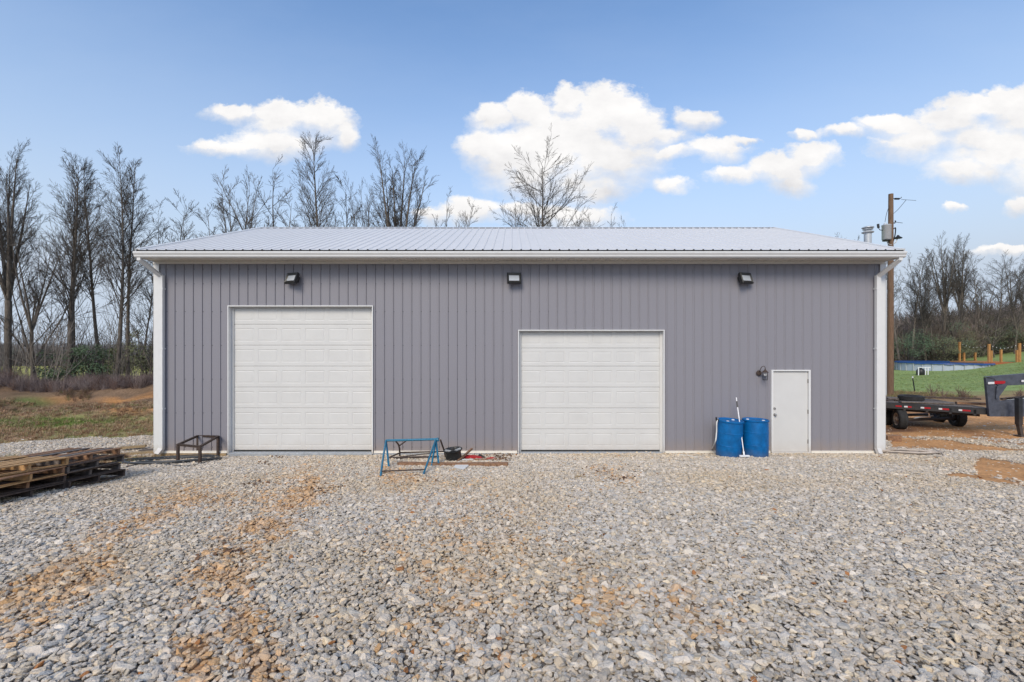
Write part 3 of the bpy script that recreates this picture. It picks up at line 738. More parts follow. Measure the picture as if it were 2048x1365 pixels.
# exterior flue beside the right gable wall
fl = thing('stove_flue', 'round galvanised stove flue with cap rising behind the right roof edge', 'flue', (9.86, 1.15, H(9.86,1.15)))
fx, fy = 9.86, 1.15
obj('pipe', MB().lathe([(.09,fl.location.z),(.09,5.84)], 24, (fx,fy,0)), M['galv'], fl, smooth=40)
obj('collar', MB().lathe([(.09,5.80),(.14,5.81),(.145,5.83),(.09,5.86)], 24, (fx,fy,0)), M['galv'], fl, smooth=40)
obj('cap', MB().lathe([(.07,5.86),(.07,5.90),(.12,5.895),(.125,5.91),(.08,5.925),(.08,5.95),(.145,5.945),(.14,5.96),(.08,5.985),(0,5.99)], 24, (fx,fy,0)), M['galv'], fl, smooth=40)
for z_ in (1.5, 3.2, 4.6): obj('wall_bracket', MB().box(XR+.02, fx-.1, fy-.015, fy+.015, z_, z_+.03), M['galv'], fl)
# ------------------------------------------------------------------ barrels, mop, hoses
def barrel(px, label, lean, rz, foot=.0):
    x = (px-CX)/F*11.02; y = -.44; z = H(x, y)+foot
    b = thing('plastic_barrel', label, 'barrel', (0,0,0), 'blue barrels by the wall')
    pr = [(0,0),(.262,0),(.278,.012),(.284,.03),(.288,.275),(.2925,.282),(.2925,.292),(.288,.299),(.289,.58),(.2935,.587),(.2935,.597),(.289,.604),(.283,.80),(.278,.845),(.266,.852)]
    obj('barrel_body', MB().lathe(pr, 40), M['blue'], b, smooth=18)
    obj('rim', MB().lathe([(.272,.845),(.296,.848),(.300,.862),(.298,.885),(.286,.892),(.272,.886),(.268,.868)], 40), M['blue'], b, smooth=50)
    obj('lid', MB().lathe([(.270,.872),(.24,.868),(.23,.862),(0,.866)], 40), M['blue'], b, smooth=50)
    for a_ in (.5, 3.6): obj('bung', MB().lathe([(.034,.862),(.034,.880),(.026,.884),(0,.884)], 14, (.17*math.cos(a_), .17*math.sin(a_), 0)), M['wplastic'], b, smooth=40)
    b.location = (x, y, z); b.rotation_euler = (R(lean[0]), R(lean[1]), rz); return b
bl = barrel(1456.5, 'blue plastic barrel with the pale hose on its rim, left of the mop', (2.5, 2.2), .3, .01)
br_ = barrel(1510.5, 'blue plastic barrel nearest the entry door, right of the mop', (1.5, .6), 2.1, .015)
mp = thing('mop', 'white floor squeegee with long white handle leaning between the blue barrels', 'squeegee', W(1489, 911, 10.62))
top = W(1472.5, 795, 11.2); ft = W(1488, 909, 10.62)
obj('handle', MB().tube([ft, ft.lerp(top, .62)], .011, 8).tube([ft.lerp(top,.62), ft.lerp(top, .82)], .013, 8), M['wplastic'], mp, smooth=40)
obj('grip', MB().tube([ft.lerp(top,.82), ft.lerp(top,.93)], .016, 8), M['black'], mp, smooth=40)
obj('end_cap', MB().tube([ft.lerp(top,.93), top], .012, 8), M['wplastic'], mp, smooth=40)
fh = W(1489, 912, 10.60); obj('head', MB().bev(fh.x-.115, fh.x+.115, fh.y-.03, fh.y+.03, fh.z-.02, fh.z+.02, .008), M['wplastic'], mp)
obj('socket', MB().tube([ft+Vector((0,0,-.01)), ft.lerp(top,.05)], .02, 8), M['wplastic'], mp)
def spline(pts, n=8):
    pts = [Vector(p) for p in pts]; o_ = []
    for i in range(len(pts)-1):
        p0, p1, p2, p3 = pts[max(i-1,0)], pts[i], pts[i+1], pts[min(i+2, len(pts)-1)]
        for k in range(n):
            t = k/n; o_.append(.5*((2*p1)+(p2-p0)*t+(2*p0-5*p1+4*p2-p3)*t*t+(3*p1-p0-3*p2+p3)*t**3))
    return o_+[pts[-1]]
def on_ground(pxs, lift=.012):
    o_ = []
    for px, py in pxs: g = G(px, py); g.z += lift; o_.append(g)
    return o_
hs = thing('pale_hose', 'pale hose running down the left barrel and away over the gravel', 'hose', G(1428, 912))
pts = [W(1436, 838, 11.0), W(1433.5, 846, 10.95), W(1433, 865, 10.95), W(1430, 885, 10.9)]+on_ground([(1419, 905),(1398, 916),(1375, 913),(1350, 911)], .02)
obj('tube', MB().tube(spline(pts), .016, 8), M['hosew'], hs, smooth=True)
cc = W(1434, 842, 10.98); obj('tap', MB().tube([cc+Vector((-.02,0,.09)), cc+Vector((0,0,-.03))], .02, 8).beam(cc+Vector((-.03,0,.03)), cc+Vector((.05,0,.03)), .03, .03), M['black'], hs)
h2 = obj('tan_hose', MB().tube(spline(on_ground([(1395,917),(1440,921),(1480,925),(1530,924),(1580,921),(1640,920),(1690,917)], .022)), .013, 6), M['hoseb'], smooth=True)
tag(h2, 'thin tan hose lying along the gravel before barrels and entry door', 'hose')
# coil of tan hose at the right corner
rr = random.Random(5)
def coil(name, label, cat, cx, cy, rx, ry, loops, rad, m, ang=0, seed=1, jitter=.12, ends=()):
    rr = random.Random(seed); ob = thing(name, label, cat, (cx, cy, H(cx, cy)))
    for k in range(loops):
        s_ = 1+rr.uniform(-jitter, jitter); ox, oy = rr.uniform(-.06,.06), rr.uniform(-.05,.05); ph = rr.uniform(0, 6); pts = []
        w1, w2 = rr.uniform(0,.06), rr.uniform(0, 6)
        for i in range(25):
            t = i/24*2*math.pi+ph; q = 1+w1*math.sin(2*t+w2)
            px, py = rx*s_*q*math.cos(t), ry*s_*q*math.sin(t)
            x_ = cx+ox+px*math.cos(ang)-py*math.sin(ang); y_ = cy+oy+px*math.sin(ang)+py*math.cos(ang)
            pts.append((x_, y_, H(x_, y_)+.02+rad+k*rad*.55+.01*math.sin(3*t+w2)))
        obj('loop', MB().tube(pts, rad, 6, False), m, ob, smooth=True)
    for e_ in ends: obj('loose_end', MB().tube(spline(on_ground(e_, .03)), rad, 6), m, ob, smooth=True)
    return ob
coil('hose_coil', 'flattened coil of tan hose on gravel at the right corner', 'hose coil', 9.95, -.05, .62, .20, 8, .013, M['hoseb'], R(-8), 3, .16, ends=[[(1769,908),(1782,899),(1806,896)],[(1862,898),(1880,906),(1888,914)]])
coil('pipe_coil', 'coil of black poly pipe on gravel near the pallets', 'pipe coil', -7.95, -.75, .80, .42, 8, .012, M['hose'], R(10), 8, .3, ends=[[(246,938),(300,928),(370,935),(420,925)],[(244,930),(270,922),(300,920)]])

# ------------------------------------------------------------------ welded steel table frame
tf = thing('steel_table_frame', 'rusty black steel table frame without top beside the downspout', 'table frame', G(398, 922))
c4 = [G(356, 926), G(400, 928), G(436, 914.5), G(396, 914)]
tz = .435; tops = [Vector((p.x, p.y, tz)) for p in c4]
for p, q in zip(c4, tops):
    obj('leg', MB().beam(p-Vector((0,0,.03)), q, .05, .05, (0,1,0)), M['rust'], tf)
for i in range(4):
    a_, b_ = tops[i], tops[(i+1) % 4]
    obj('rail', MB().beam(a_+Vector((0,0,.0)), b_+Vector((0,0,.0)), .045, .012).beam(a_+Vector((0,0,-.025)), b_+Vector((0,0,-.025)), .008, .045), M['rust'], tf)

# ------------------------------------------------------------------ blue pipe stand with black bars behind it
bs = thing('blue_pipe_stand', 'blue painted pipe stand with splayed legs, between the overhead doors', 'pipe stand', G(805, 945))
TL = W(772, 881, 10.35); TR = W(872, 878.5, 10.35)
A = [G(760,957), G(778,936)]; B = [G(844,953), G(878,934), G(862,935)]
obj('top_bar', MB().tube([TL, TR], .026, 10), M['bluepaint'], bs, smooth=40)
for p in A: obj('leg', MB().tube([p-Vector((0,0,.03)), p.lerp(TL,.5)+Vector((.0,0,.02)), TL], .021, 8), M['bluepaint'], bs, smooth=40)
for p in B: obj('leg', MB().tube([p-Vector((0,0,.03)), TR], .021, 8), M['bluepaint'], bs, smooth=40)
obj('corner_plate', MB().tube([TR+Vector((-.03,0,-.03)), TR+Vector((.06,0,.0))], .045, 8), M['bluepaint'], bs, smooth=40)
lo = .16
obj('cross_bar', MB().tube([A[0].lerp(TL,lo), B[0].lerp(TR,lo)], .013, 8), M['rust'], bs)
bk = thing('black_bars', 'rusty black bar frame standing behind the blue pipe stand', 'metal bars', G(840, 916))
P1, P2 = W(801,905,10.95), W(889,903,10.95); P3, P4 = W(776,916,10.7), W(878,913,10.75); P5 = W(799,883,10.8); P6 = W(881,880,10.7)
obj('bar', MB().tube([P1,P2], .018, 8), M['rust'], bk); obj('bar', MB().tube([P3,P4], .02, 8), M['rust'], bk)
obj('bar', MB().tube([P3,P1], .018, 8), M['rust'], bk); obj('bar', MB().tube([W(800,914,10.95),W(871,905,10.9)], .012, 8), M['rust'], bk)
obj('post', MB().tube([G(800,914)+Vector((0,0,-.02)), W(799,897,10.85), W(797,889,10.8), W(792,883,10.75)], .02, 8), M['rust'], bk)
obj('post', MB().tube([P6, P2, G(891,916)], .02, 8), M['rust'], bk); obj('brace', MB().tube([W(812,882,10.7), P5.lerp(P1,.35)], .014, 8), M['rust'], bk)

# ------------------------------------------------------------------ scrap heap between the doors
wr = thing('wheel_rim', 'black alloy wheel rim lying face up beside the blue stand', 'wheel rim', (0,0,0))
obj('barrel', MB().lathe([(.205,0),(.215,.01),(.205,.03),(.185,.05),(.18,.19),(.20,.22),(.215,.23),(.222,.25),(.212,.255),(.20,.24),(.17,.20),(.165,.06),(.19,.02)], 32), M['black'], wr, smooth=40)
for k in range(5):
    an = k*2*math.pi/5+.4
    for s_ in (-.09, .09):
        obj('spoke', MB().beam((.04*math.cos(an),.04*math.sin(an),.215), (.19*math.cos(an+s_),.19*math.sin(an+s_),.235), .02, .03), M['galv'] if k in (0,2) else M['black'], wr)
obj('hub', MB().lathe([(.055,.18),(.055,.225),(.03,.23),(0,.23)], 16), M['black'], wr, smooth=40)
g = G(908, 922); wr.location = (g.x, g.y-.0, g.z+.02); wr.rotation_euler = (R(5), R(-6), 0)
def plank(name, label, cat, pxa, pxb, w, h, m, lift=.0, bend=0, za=None, zb=None, group=None, twist=0):
    a_, b_ = G(*pxa), G(*pxb); a_.z += h/2+lift; b_.z += h/2+lift
    if za is not None: a_.z = za
    if zb is not None: b_.z = zb
    mb = MB(); 
    if bend:
        mid = a_.lerp(b_, .5)+Vector((0, 0, bend)); mb.beam(a_, mid, w, h).beam(mid-Vector((.001,0,0)), b_, w*.98, h*.99)
    else: mb.beam(a_, b_, w, h)
    o = obj(name, mb, m); tag(o, label, cat, group); return o
plank('timber_beam', 'long weathered timber beam lying before the scrap heap', 'timber', (797,932), (1016,933), .14, .07, M['plank_red'], .01, -.012)
plank('timber_offcut', 'short brown offcut leaning across the wheel rim', 'timber', (906,928), (944,914), .04, .04, M['plank_red'], 0, za=.07, zb=.19)
plank('thin_board', 'thin weathered board lying behind the long beam, under the red jack', 'timber', (905,921), (1008,921), .12, .025, M['plank_red'], .005)
o = obj('white_strip', MB().beam(G(924,926)+Vector((0,0,.075)), G(946,925)+Vector((0,0,.075)), .05, .006), M['paper']); tag(o, 'narrow white strip lying on the timber beside the red jack', 'strip')
w1, w2, w3, w4 = [G(*p)+Vector((0,0,l_)) for p, l_ in (((906,937),.03),((917,929),.06),((938,935),.05),((927,942),.03))]
dn = Vector((0,0,-.006)); o = obj('white_board', MB().add([w1,w2,w3,w4,w1+dn,w2+dn,w3+dn,w4+dn], [(3,2,1,0),(4,5,6,7),(0,1,5,4),(1,2,6,5),(2,3,7,6),(3,0,4,7)]), M['paper']); tag(o, 'small white board lying on gravel before the timber beam', 'board')
jk = thing('floor_jack', 'red low floor jack lying in the scrap beside the wheel rim', 'floor jack', G(955, 918))
ja, jb2 = W(926,913.5,10.75), W(966,918,10.75)
for dy_ in (-.07, .07): obj('side_plate', MB().add([ja+Vector((0,dy_,-.03)), ja.lerp(jb2,.5)+Vector((0,dy_,-.06)), jb2+Vector((0,dy_,-.035)), jb2+Vector((0,dy_,.03)), ja.lerp(jb2,.6)+Vector((0,dy_,.05)), ja+Vector((0,dy_,.03)), ja+Vector((0,dy_+.012,-.03)), ja.lerp(jb2,.5)+Vector((0,dy_+.012,-.06)), jb2+Vector((0,dy_+.012,-.035)), jb2+Vector((0,dy_+.012,.03)), ja.lerp(jb2,.6)+Vector((0,dy_+.012,.05)), ja+Vector((0,dy_+.012,.03))], [(0,1,2,3,4,5),(11,10,9,8,7,6)]+[(i,6+i,6+(i+1) % 6,(i+1) % 6) for i in range(6)]), M['redpaint'], jk)
obj('arm', MB().beam(ja.lerp(jb2,.3)+Vector((0,0,.03)), jb2+Vector((.02,0,.02)), .06, .035), M['redpaint'], jk)
obj('saddle', MB().lathe([(.03,0),(.045,.03),(.0,.03)], 12, jb2+Vector((0,0,.03))), M['rust'], jk)
for t_ in (.05, .9): obj('caster', MB().tube([ja.lerp(jb2,t_)+Vector((0,-.1,-.05)), ja.lerp(jb2,t_)+Vector((0,.1,-.05))], .032, 12), M['metal'], jk)
st2 = thing('red_bottle', 'red metal piece lying right of the floor jack', 'scrap metal', G(978, 917))
p = W(970,920,10.6); q = W(991,917,10.7)
obj('body', MB().tube([p, p.lerp(q,.2), p.lerp(q,.75), q], [.03,.045,.045,.02], 12), M['redpaint'], st2, smooth=40); obj('neck', MB().tube([q, q.lerp(p,-.3)], .016, 8), M['black'], st2)
bo = obj('black_tray', MB().add([W(954,915,10.9),W(959,907,10.95),W(973,915,10.8),W(970,919,10.8),W(954,917,10.88),W(959,909,10.93),W(973,917,10.78),W(970,921,10.78)], [(0,1,2,3),(7,6,5,4),(0,4,5,1),(1,5,6,2),(2,6,7,3),(3,7,4,0)]), M['black']); tag(bo, 'bent black plate propped between the two red metal pieces', 'scrap metal')

# ------------------------------------------------------------------ pallets
def pallet(mats, seed, missing=()):
    """runners along x, deck boards along y; origin at the middle of its underside"""
    rr = random.Random(seed); pr_ = []
    for j, y_ in enumerate((-.56, 0, .56)): pr_.append(('runner', MB().bev(-.50, .50, y_-.022, y_+.022, .018, .106, .003), mats[rr.randrange(len(mats))]))
    nb = 7
    for k in range(nb):
        if k in missing: continue
        x_ = -.50+k*(1.0-.12)/(nb-1); dz_ = rr.uniform(0,.004); wv = rr.uniform(.085,.12)
        if k == nb-1: x_ = .5-wv+rr.uniform(-.0,.012)
        pr_.append(('top_board', MB().bev(x_, x_+wv, -.585+rr.uniform(-.02,.01), .585+rr.uniform(-.01,.02), .107+dz_, .125+dz_, .002), mats[rr.randrange(len(mats))]))
    for x_ in (-.5, -.05, .40): pr_.append(('bottom_board', MB().bev(x_, x_+.1, -.58, .58, -.001, .0165, .002), mats[rr.randrange(len(mats))]))
    return pr_
def put_pallet(label, x, y, z, rz, mats, seed, tilt=(0,0), missing=()):
    t = thing('pallet', label, 'pallet', (0,0,0), 'wooden pallets stacked at the edge of the gravel')
    for nm, mb, m_ in pallet(mats, seed, missing): obj(nm, mb, M[m_], t)
    t.location = (x, y, z); t.rotation_euler = (R(tilt[0]), R(tilt[1]), R(rz)); return t
dk, tn, gy, rd = 'plank_dark', 'plank_tan', 'plank_grey', 'plank_red'
PZ = .131; fy0, ny0 = -3.40, -4.52
fg, ng = H(-7.9, fy0)+.03, H(-7.9, ny0)+.03
for k, (ms, lb, dx_, dy_, rz_, tx, ms_) in enumerate([((dk,), 'lowest dark wet pallet of the far stack, on the gravel', .06, .04, 2, -6, ()), ((dk, gy), 'dark grey pallet second from the bottom of the far stack', -.01, 0, -3, -5.2, ()), ((gy, dk), 'grey pallet third from the bottom of the far stack', .03, .05, 2, -5, ()), ((rd, gy), 'brown topmost pallet of the far stack', -.03, .02, -1, -4.2, (3,))]):
    put_pallet(lb, -7.93+dx_, fy0+dy_, fg+k*PZ, rz_, ms, 20+k, (tx, 0), ms_)
for k, (ms, lb, dx_, dy_, rz_, tx, ms_) in enumerate([((dk,), 'lowest dark pallet of the near stack at the left edge', .08, -.02, 4, -6.5, ()), ((dk, rd), 'dark brown pallet second from the bottom of the near stack', .02, .04, -2, -6, ()), ((tn, rd), 'tan and brown pallet third from the bottom of the near stack', .10, -.05, 5, -5.4, ()), ((tn,), 'new tan topmost pallet of the near stack', .0, .10, -4, -5.2, (2,))]):
    put_pallet(lb, -7.93+dx_, ny0+dy_, ng+k*PZ-.03, rz_, ms, 40+k, (tx, 0), ms_)
lg = 'lumber lying at the left corner of the shop'
plank('board', 'upper tan board of the lumber behind the pipe coil', 'board', (240,903), (292,899), .14, .05, M['lumber'], .07, group=lg)
plank('board', 'long tan board of the lumber nearest the pipe coil', 'board', (236,913), (322,906), .16, .05, M['lumber'], .02, group=lg)
plank('board', 'grey board of the lumber next to the downspout foot', 'board', (278,905), (326,901), .12, .04, M['plank_grey'], .03, group=lg)
bc = thing('blue_jar', 'small blue plastic jar upside down on the corner of the far pallet stack', 'jar', (0,0,0)); obj('shell', MB().lathe([(0,.09),(.04,.088),(.055,.07),(.058,0)], 16), M['blue'], bc, smooth=50); q = W(232,916,8.75); bc.location = (q.x, q.y, q.z-.03)
ob = obj('wood_block', MB().bev(-.2,.2,-.08,.08,0,.17,.006).xf(Matrix.Translation(G(1784,882)+Vector((.02,0,0)))), M['plank_red']); tag(ob, 'squared brown wood block on the clay right of the shop corner', 'wood block')

# ------------------------------------------------------------------ gooseneck flatbed trailer
tr = thing('flatbed_trailer', 'grey gooseneck flatbed trailer with dark tyres on the clay', 'trailer', (13.9, 3.6, H(13.9,3.6)))
P0 = W(1748, 811, 15.75); P1 = W(1978, 823, 14.1)     # near edge of the deck
P0 = Vector((P0.x, P0.y, .60)); P1 = Vector((P1.x, P1.y, .60))
ed_ = (P1-P0).normalized(); bk_ = Vector((.12, 1, .0)).normalized()
Q0, Q1 = P0-ed_*1.0+Vector((0,0,0)), P1+ed_*.12
tall = .16
def slab_(a_, b_, back, z0, z1):
    p = [Vector((a_.x,a_.y,z0)), Vector((b_.x,b_.y,z0)), Vector((b_.x,b_.y,z0))+back, Vector((a_.x,a_.y,z0))+back]
    q = [Vector((v.x,v.y,v.z+z1-z0)) for v in p]
    return MB().add(p+q, [(0,3,2,1),(4,5,6,7),(0,1,5,4),(1,2,6,5),(2,3,7,6),(3,0,4,7)])
obj('side_rail', slab_(Q0, Q1, bk_*.06, .52, .72), M['trailerd'], tr)
obj('side_rail', slab_(Q0+bk_*2.3, Q1+bk_*2.3, bk_*.06, .52, .72), M['trailerd'], tr)
Ltot = (Q1-Q0).length
for k in range(9):
    o_ = bk_*(.065+k*.248)
    obj('deck_plank', slab_(Q0+o_, Q1+o_, bk_*.235, .66+.002*(k % 3), .715+.004*(k % 3)), M['plank_grey'], tr)
for k in range(7):
    s_ = Q0+ed_*(k*Ltot/7+.1); obj('cross_member', slab_(s_, s_+ed_*.06, bk_*2.3, .47, .655), M['trailerd'], tr)
obj('frame_beam', slab_(Q0+bk_*.5, Q1+bk_*.5, bk_*.12, .40, .65), M['trailerd'], tr); obj('frame_beam', slab_(Q0+bk_*1.7, Q1+bk_*1.7, bk_*.12, .40, .65), M['trailerd'], tr)
def along(px, z):   # point of the deck's near edge at a picture column
    t = (px-CX)/F; k_ = (t*(P0.y+CD)-P0.x)/(ed_.x-t*ed_.y); return Vector((P0.x+ed_.x*k_, P0.y+ed_.y*k_, z))
for (a_, b_, m_) in ((1791,1803,'reflr'),(1808,1815,'reflw'),(1815,1823,'reflr'),(1841,1848,'reflw'),(1848,1861,'reflr'),(1877,1884,'reflw'),(1884,1898,'reflr'),(1917,1924,'reflw'),(1924,1941,'reflr')):
    pa, pb = along(a_, .575)-bk_*.008, along(b_, .575)-bk_*.008; obj('reflector', slab_(pa, pb, bk_*.005, .585, .635), M[m_], tr)
def wheel(px, py, d, az, rad=.345, wid=.24, muddy=True):
    c = W(px, py, d); gz = H(c.x, c.y); c.z = gz+rad-.02
    ax = Vector((-math.cos(az), math.sin(az), 0)); Mx = ax.to_track_quat('Z', 'Y').to_matrix().to_4x4()
    tire = MB().lathe([(rad*.60,wid*.40),(rad*.66,wid*.5),(rad*.92,wid*.5),(rad,wid*.38),(rad*1.0,wid*.12),(rad*.985,wid*.1),(rad*.985,-wid*.1),(rad,-wid*.12),(rad,-wid*.38),(rad*.92,-wid*.5),(rad*.62,-wid*.5)], 36, c, Mx)
    w_ = obj('wheel', tire, M['rubber'], tr, smooth=35)
    obj('rim', MB().lathe([(rad*.60,wid*.40),(rad*.62,wid*.44),(rad*.56,wid*.42),(rad*.52,wid*.25),(rad*.40,wid*.12),(rad*.24,wid*.16),(rad*.22,wid*.42),(rad*.12,wid*.5),(0,wid*.5)], 30, c, Mx), M['rim'] if muddy else M['trailerd'], w_, smooth=35)
    return w_
wheel(1800, 840, 15.45, R(20)); wheel(1772, 838, 16.3, R(20)); wheel(1914, 836, 15.7, R(16), muddy=False); wheel(1877, 835, 16.6, R(16), muddy=False)
ax_a = W(1800,840,15.45); ax_b = W(1914,836,15.7); obj('axle', MB().tube([Vector((ax_a.x,ax_a.y,.14)), Vector((ax_b.x,ax_b.y,.14))], .05, 8), M['trailerd'], tr)
obj('axle', MB().tube([Vector((ax_a.x-.25,ax_a.y+.85,.14)), Vector((ax_b.x-.25,ax_b.y+.85,.14))], .05, 8), M['trailerd'], tr)
# gooseneck: riser, top beam, gusset, front frame and jack
d0 = 14.0
def Wf(px, py, dd=0): return W(px, py, d0+dd)
def plate(pts, th, m_, nm, parent, dd=0):
    a_ = [Wf(x_, y_, dd) for x_, y_ in pts]; b_ = [v+Vector((.03, th, 0)) for v in a_]; n_ = len(a_)
    return obj(nm, MB().add(a_+b_, [tuple(range(n_))[::-1], tuple(range(n_, 2*n_))]+[(i, (i+1) % n_, n_+(i+1) % n_, n_+i) for i in range(n_)]), M[m_], parent)
plate([(1971.5,755),(1996,757),(2002,833),(1979,833)], .10, 'trailer', 'riser', tr)
plate([(1971.5,753.5),(2130,741),(2130,765),(1996,772),(1990,758)], .12, 'trailer', 'neck_beam', tr, -.02)
plate([(1994,773),(2014,765),(2018,766),(1996,797),(1992,797)], .10, 'trailer', 'gusset', tr, -.05)
plate([(1997,803),(2130,791),(2130,834),(2003,833)], .14, 'trailer', 'frame_front', tr, .12)
for (a_, b_, y0_, y1_, m_) in ((1976,1988,764,768.5,'reflw'),(1989,2009,762,768,'reflr'),(2043,2052,760,764,'reflw')): plate([(a_,y0_),(b_,y0_-.4),(b_,y1_-.4),(a_,y1_)], .004, m_, 'reflector', tr, -.045)
jt = Wf(2037,797,-.25); jf = G(2041,869)
obj('jack_leg', MB().beam(jt+Vector((0,0,.02)), Vector((jt.x+.01, jt.y, .28)), .12, .12, (0,1,0)).beam(Vector((jt.x+.01, jt.y, .3)), Vector((jt.x+.02, jt.y-.05, H(jt.x, jt.y)+.02)), .09, .09, (0,1,0)), M['trailerd'], tr)
obj('jack_foot', MB().beam(Vector((jt.x-.1, jt.y-.05, H(jt.x, jt.y)+.03)), Vector((jt.x+.14, jt.y-.05, H(jt.x, jt.y)+.03)), .2, .03), M['trailerd'], tr)
obj('step_bar', MB().tube([W(1828,836,15.2), W(1866,831,15.4)], .02, 6), M['galv'], tr)
# lumber and scrap on the deck
dz0 = .735
def deckboard(label, pa, pb, w, h, m, zz, d1=15.6, d2=15.2):
    a_, b_ = W(pa, 800, d1), W(pb, 800, d2); a_.z = b_.z = dz0+zz
    o = obj('deck_board', MB().beam(a_, b_, w, h), M[m]); tag(o, label, 'board', 'loose boards on the trailer deck')
deckboard('long dark board lying far back on the trailer deck', 1848, 1960, .14, .05, 'plank_dark', .09, 16.1, 15.6)
deckboard('reddish board on the trailer deck beside the gooseneck riser', 1912, 1972, .16, .07, 'plank_red', .04, 15.0, 14.7)
deckboard('grey board lying along the near edge of the trailer deck', 1775, 1845, .2, .05, 'plank_grey', .03, 16.2, 15.8)
deckboard('wide grey board in the middle of the trailer deck', 1800, 1905, .22, .04, 'plank_grey', .02, 15.4, 15.0)
rk = thing('ramp_rack', 'rusty bar rack standing on the trailer deck near the shop', 'rack', W(1785, 803, 16.0))
for a_, b_ in (((1770,812),(1772,800)),((1772,800),(1790,799)),((1774,801),(1786,809)),((1790,799),(1803,807)),((1790,799),(1786,809))): obj('bar', MB().tube([W(*a_, 15.8), W(*b_, 15.9)], .02, 6), M['rust'], rk)
ty = thing('spare_tyre', 'worn tyre lying flat on the trailer deck', 'tyre', (0,0,0)); obj('tread', MB().lathe([(.2,.02),(.3,0),(.36,.03),(.36,.15),(.3,.18),(.2,.16),(.2,.02)], 28), M['rubber'], ty, smooth=40); q = W(1822,800,15.9); ty.location = (q.x, q.y, dz0)
for (pa, pb, zz, lb) in ((2003, 2060, .12, 'dark angle iron lying on the front frame of the trailer'), (2010, 2090, .2, 'grey steel bar lying topmost on the front frame of the trailer')):
    a_, b_ = Wf(pa, 798, .25), Wf(pb, 792, .25); o = obj('steel_bar', MB().beam(a_, b_, .08, .05), M['rust' if zz < .15 else 'galv']); tag(o, lb, 'steel bar')

# ------------------------------------------------------------------ utility pole
up_ = W(1781, 800, 25.5); px0, py0 = up_.x, up_.y; gz = H(px0, py0); zt_ = CH+(682-388)/F*25.5
ut = thing('utility_pole', 'tall brown wooden utility pole rising behind the trailer', 'utility pole', (px0, py0, gz))
obj('pole', MB().tube([(px0-.02,py0,gz-.2),(px0,py0,gz+4),(px0+.02,py0,zt_)], [.165,.15,.115], 14), M['pole'], ut, smooth=60)
def up(px, py, dd=0): return W(px, py, 25.5+dd)
obj('conduit', MB().tube([up(1771.5,795,-.2), up(1771.5,560,-.2)], .05, 8), M['galv'], ut, smooth=40)
trf = obj('transformer', MB().lathe([(0,0),(.20,.01),(.22,.04),(.22,.78),(.235,.80),(.235,.83),(.20,.86),(0,.90)], 24, up(1773,480)), M['galv'], ut, smooth=40)
obj('bushing', MB().lathe([(.05,0),(.05,.1),(.09,.12),(.06,.16),(.10,.2),(.07,.26),(.05,.3),(0,.31)], 12, up(1770,457)), M['galv'], trf, smooth=40)
obj('arrester', MB().tube([up(1768,461),up(1760,460),up(1757,456)], .02, 6).tube([up(1757,456), up(1756,448)], .06, 8), M['black'], trf)
def bolt(px, py, dx0, label):
    ins = MB().tube([up(px,py), up(px+12,py+1)], .02, 6); 
    for k in range(4): ins.lathe([(.0,-.05),(.05,-.04),(.055,0),(.02,.03)], 10, up(px+5+k*2.4,py+.6), Matrix.Rotation(R(90),4,'Y'))
    return obj(label, ins, M['black'], ut)
bolt(1786, 397, 0, 'insulator'); obj('wire', MB().tube([up(1798,398),up(1802,396),up(1803,394)], .02, 5).tube([up(1803,399), up(1832,401,2)], .012, 5).tube(spline([up(1812,400),up(1803,411),up(1795,420),up(1787,427)]), .012, 5), M['black'], ut)
obj('wire', MB().tube(spline([up(1777,416),up(1773,428),up(1770,444)]), .012, 5), M['black'], ut)
obj('insulator', MB().tube([up(1786,446),up(1790,446)], .03, 6).tube([up(1791,445),up(1790.5,441)], .035, 6), M['black'], ut); obj('wire', MB().tube([up(1790,444),up(1805,446,1)], .015, 5), M['black'], ut)
obj('wire', MB().tube(spline([up(1787,458),up(1791,456),up(1790,470),up(1786,484)]), .03, 6), M['black'], ut)
for (qx, qy, s_) in ((1773,481,-1),(1796,476,1)):
    c = up(qx, qy, -.1); lm = obj('yard_lamp', MB().lathe([(.05,.16),(.07,.1),(.12,.06),(.2,.0),(.19,-.03),(0,-.04)], 14, c), M['black'], ut, smooth=40)
    obj('lamp_arm', MB().tube([up(1783,490,-.1), up((1783+qx)/2+s_*2,(490+qy)/2+2,-.1), c+Vector((0,0,.02))], .025, 6), M['galv'], lm)

# ------------------------------------------------------------------ pool, deck, posts on the hillside
dp = 52.5; pc = W(1884, 745, dp+4.5); prx = 4.45
def poolz(x_, y_): return H(x_, y_)
ztp = .13; zb = ztp-1.3
pl = thing('swimming_pool', 'round above ground pool with grey wall and blue cover on the hillside', 'pool', (pc.x, pc.y, zb))
npn = 30
for k in range(npn):
    a0, a1 = 2*math.pi*k/npn, 2*math.pi*(k+1)/npn
    q = lambda a_, z_, r_=prx: (pc.x+r_*math.cos(a_), pc.y+r_*math.sin(a_), z_)
    mb = MB(); aa = [a0+(a1-a0)*t/3 for t in range(4)]
    for s0, s1 in zip(aa[:-1], aa[1:]): mb.add([q(s0,zb-.5), q(s1,zb-.5), q(s1,ztp), q(s0,ztp)], [(0,1,2,3)])
    obj('wall_panel', mb, M['poolwall'], pl); obj('upright', MB().tube([q(a0,zb-.5,prx+.05), q(a0,ztp,prx+.05)], .055, 6), M['galv'], pl)
rrp = random.Random(4); n_ = 90; va = []; vb = []
for k in range(n_):
    a_ = 2*math.pi*k/n_; va.append(q(a_, ztp+.04, prx+.10)); vb.append(q(a_, ztp-.03-.12*rrp.random(), prx+.14+.03*rrp.random()))
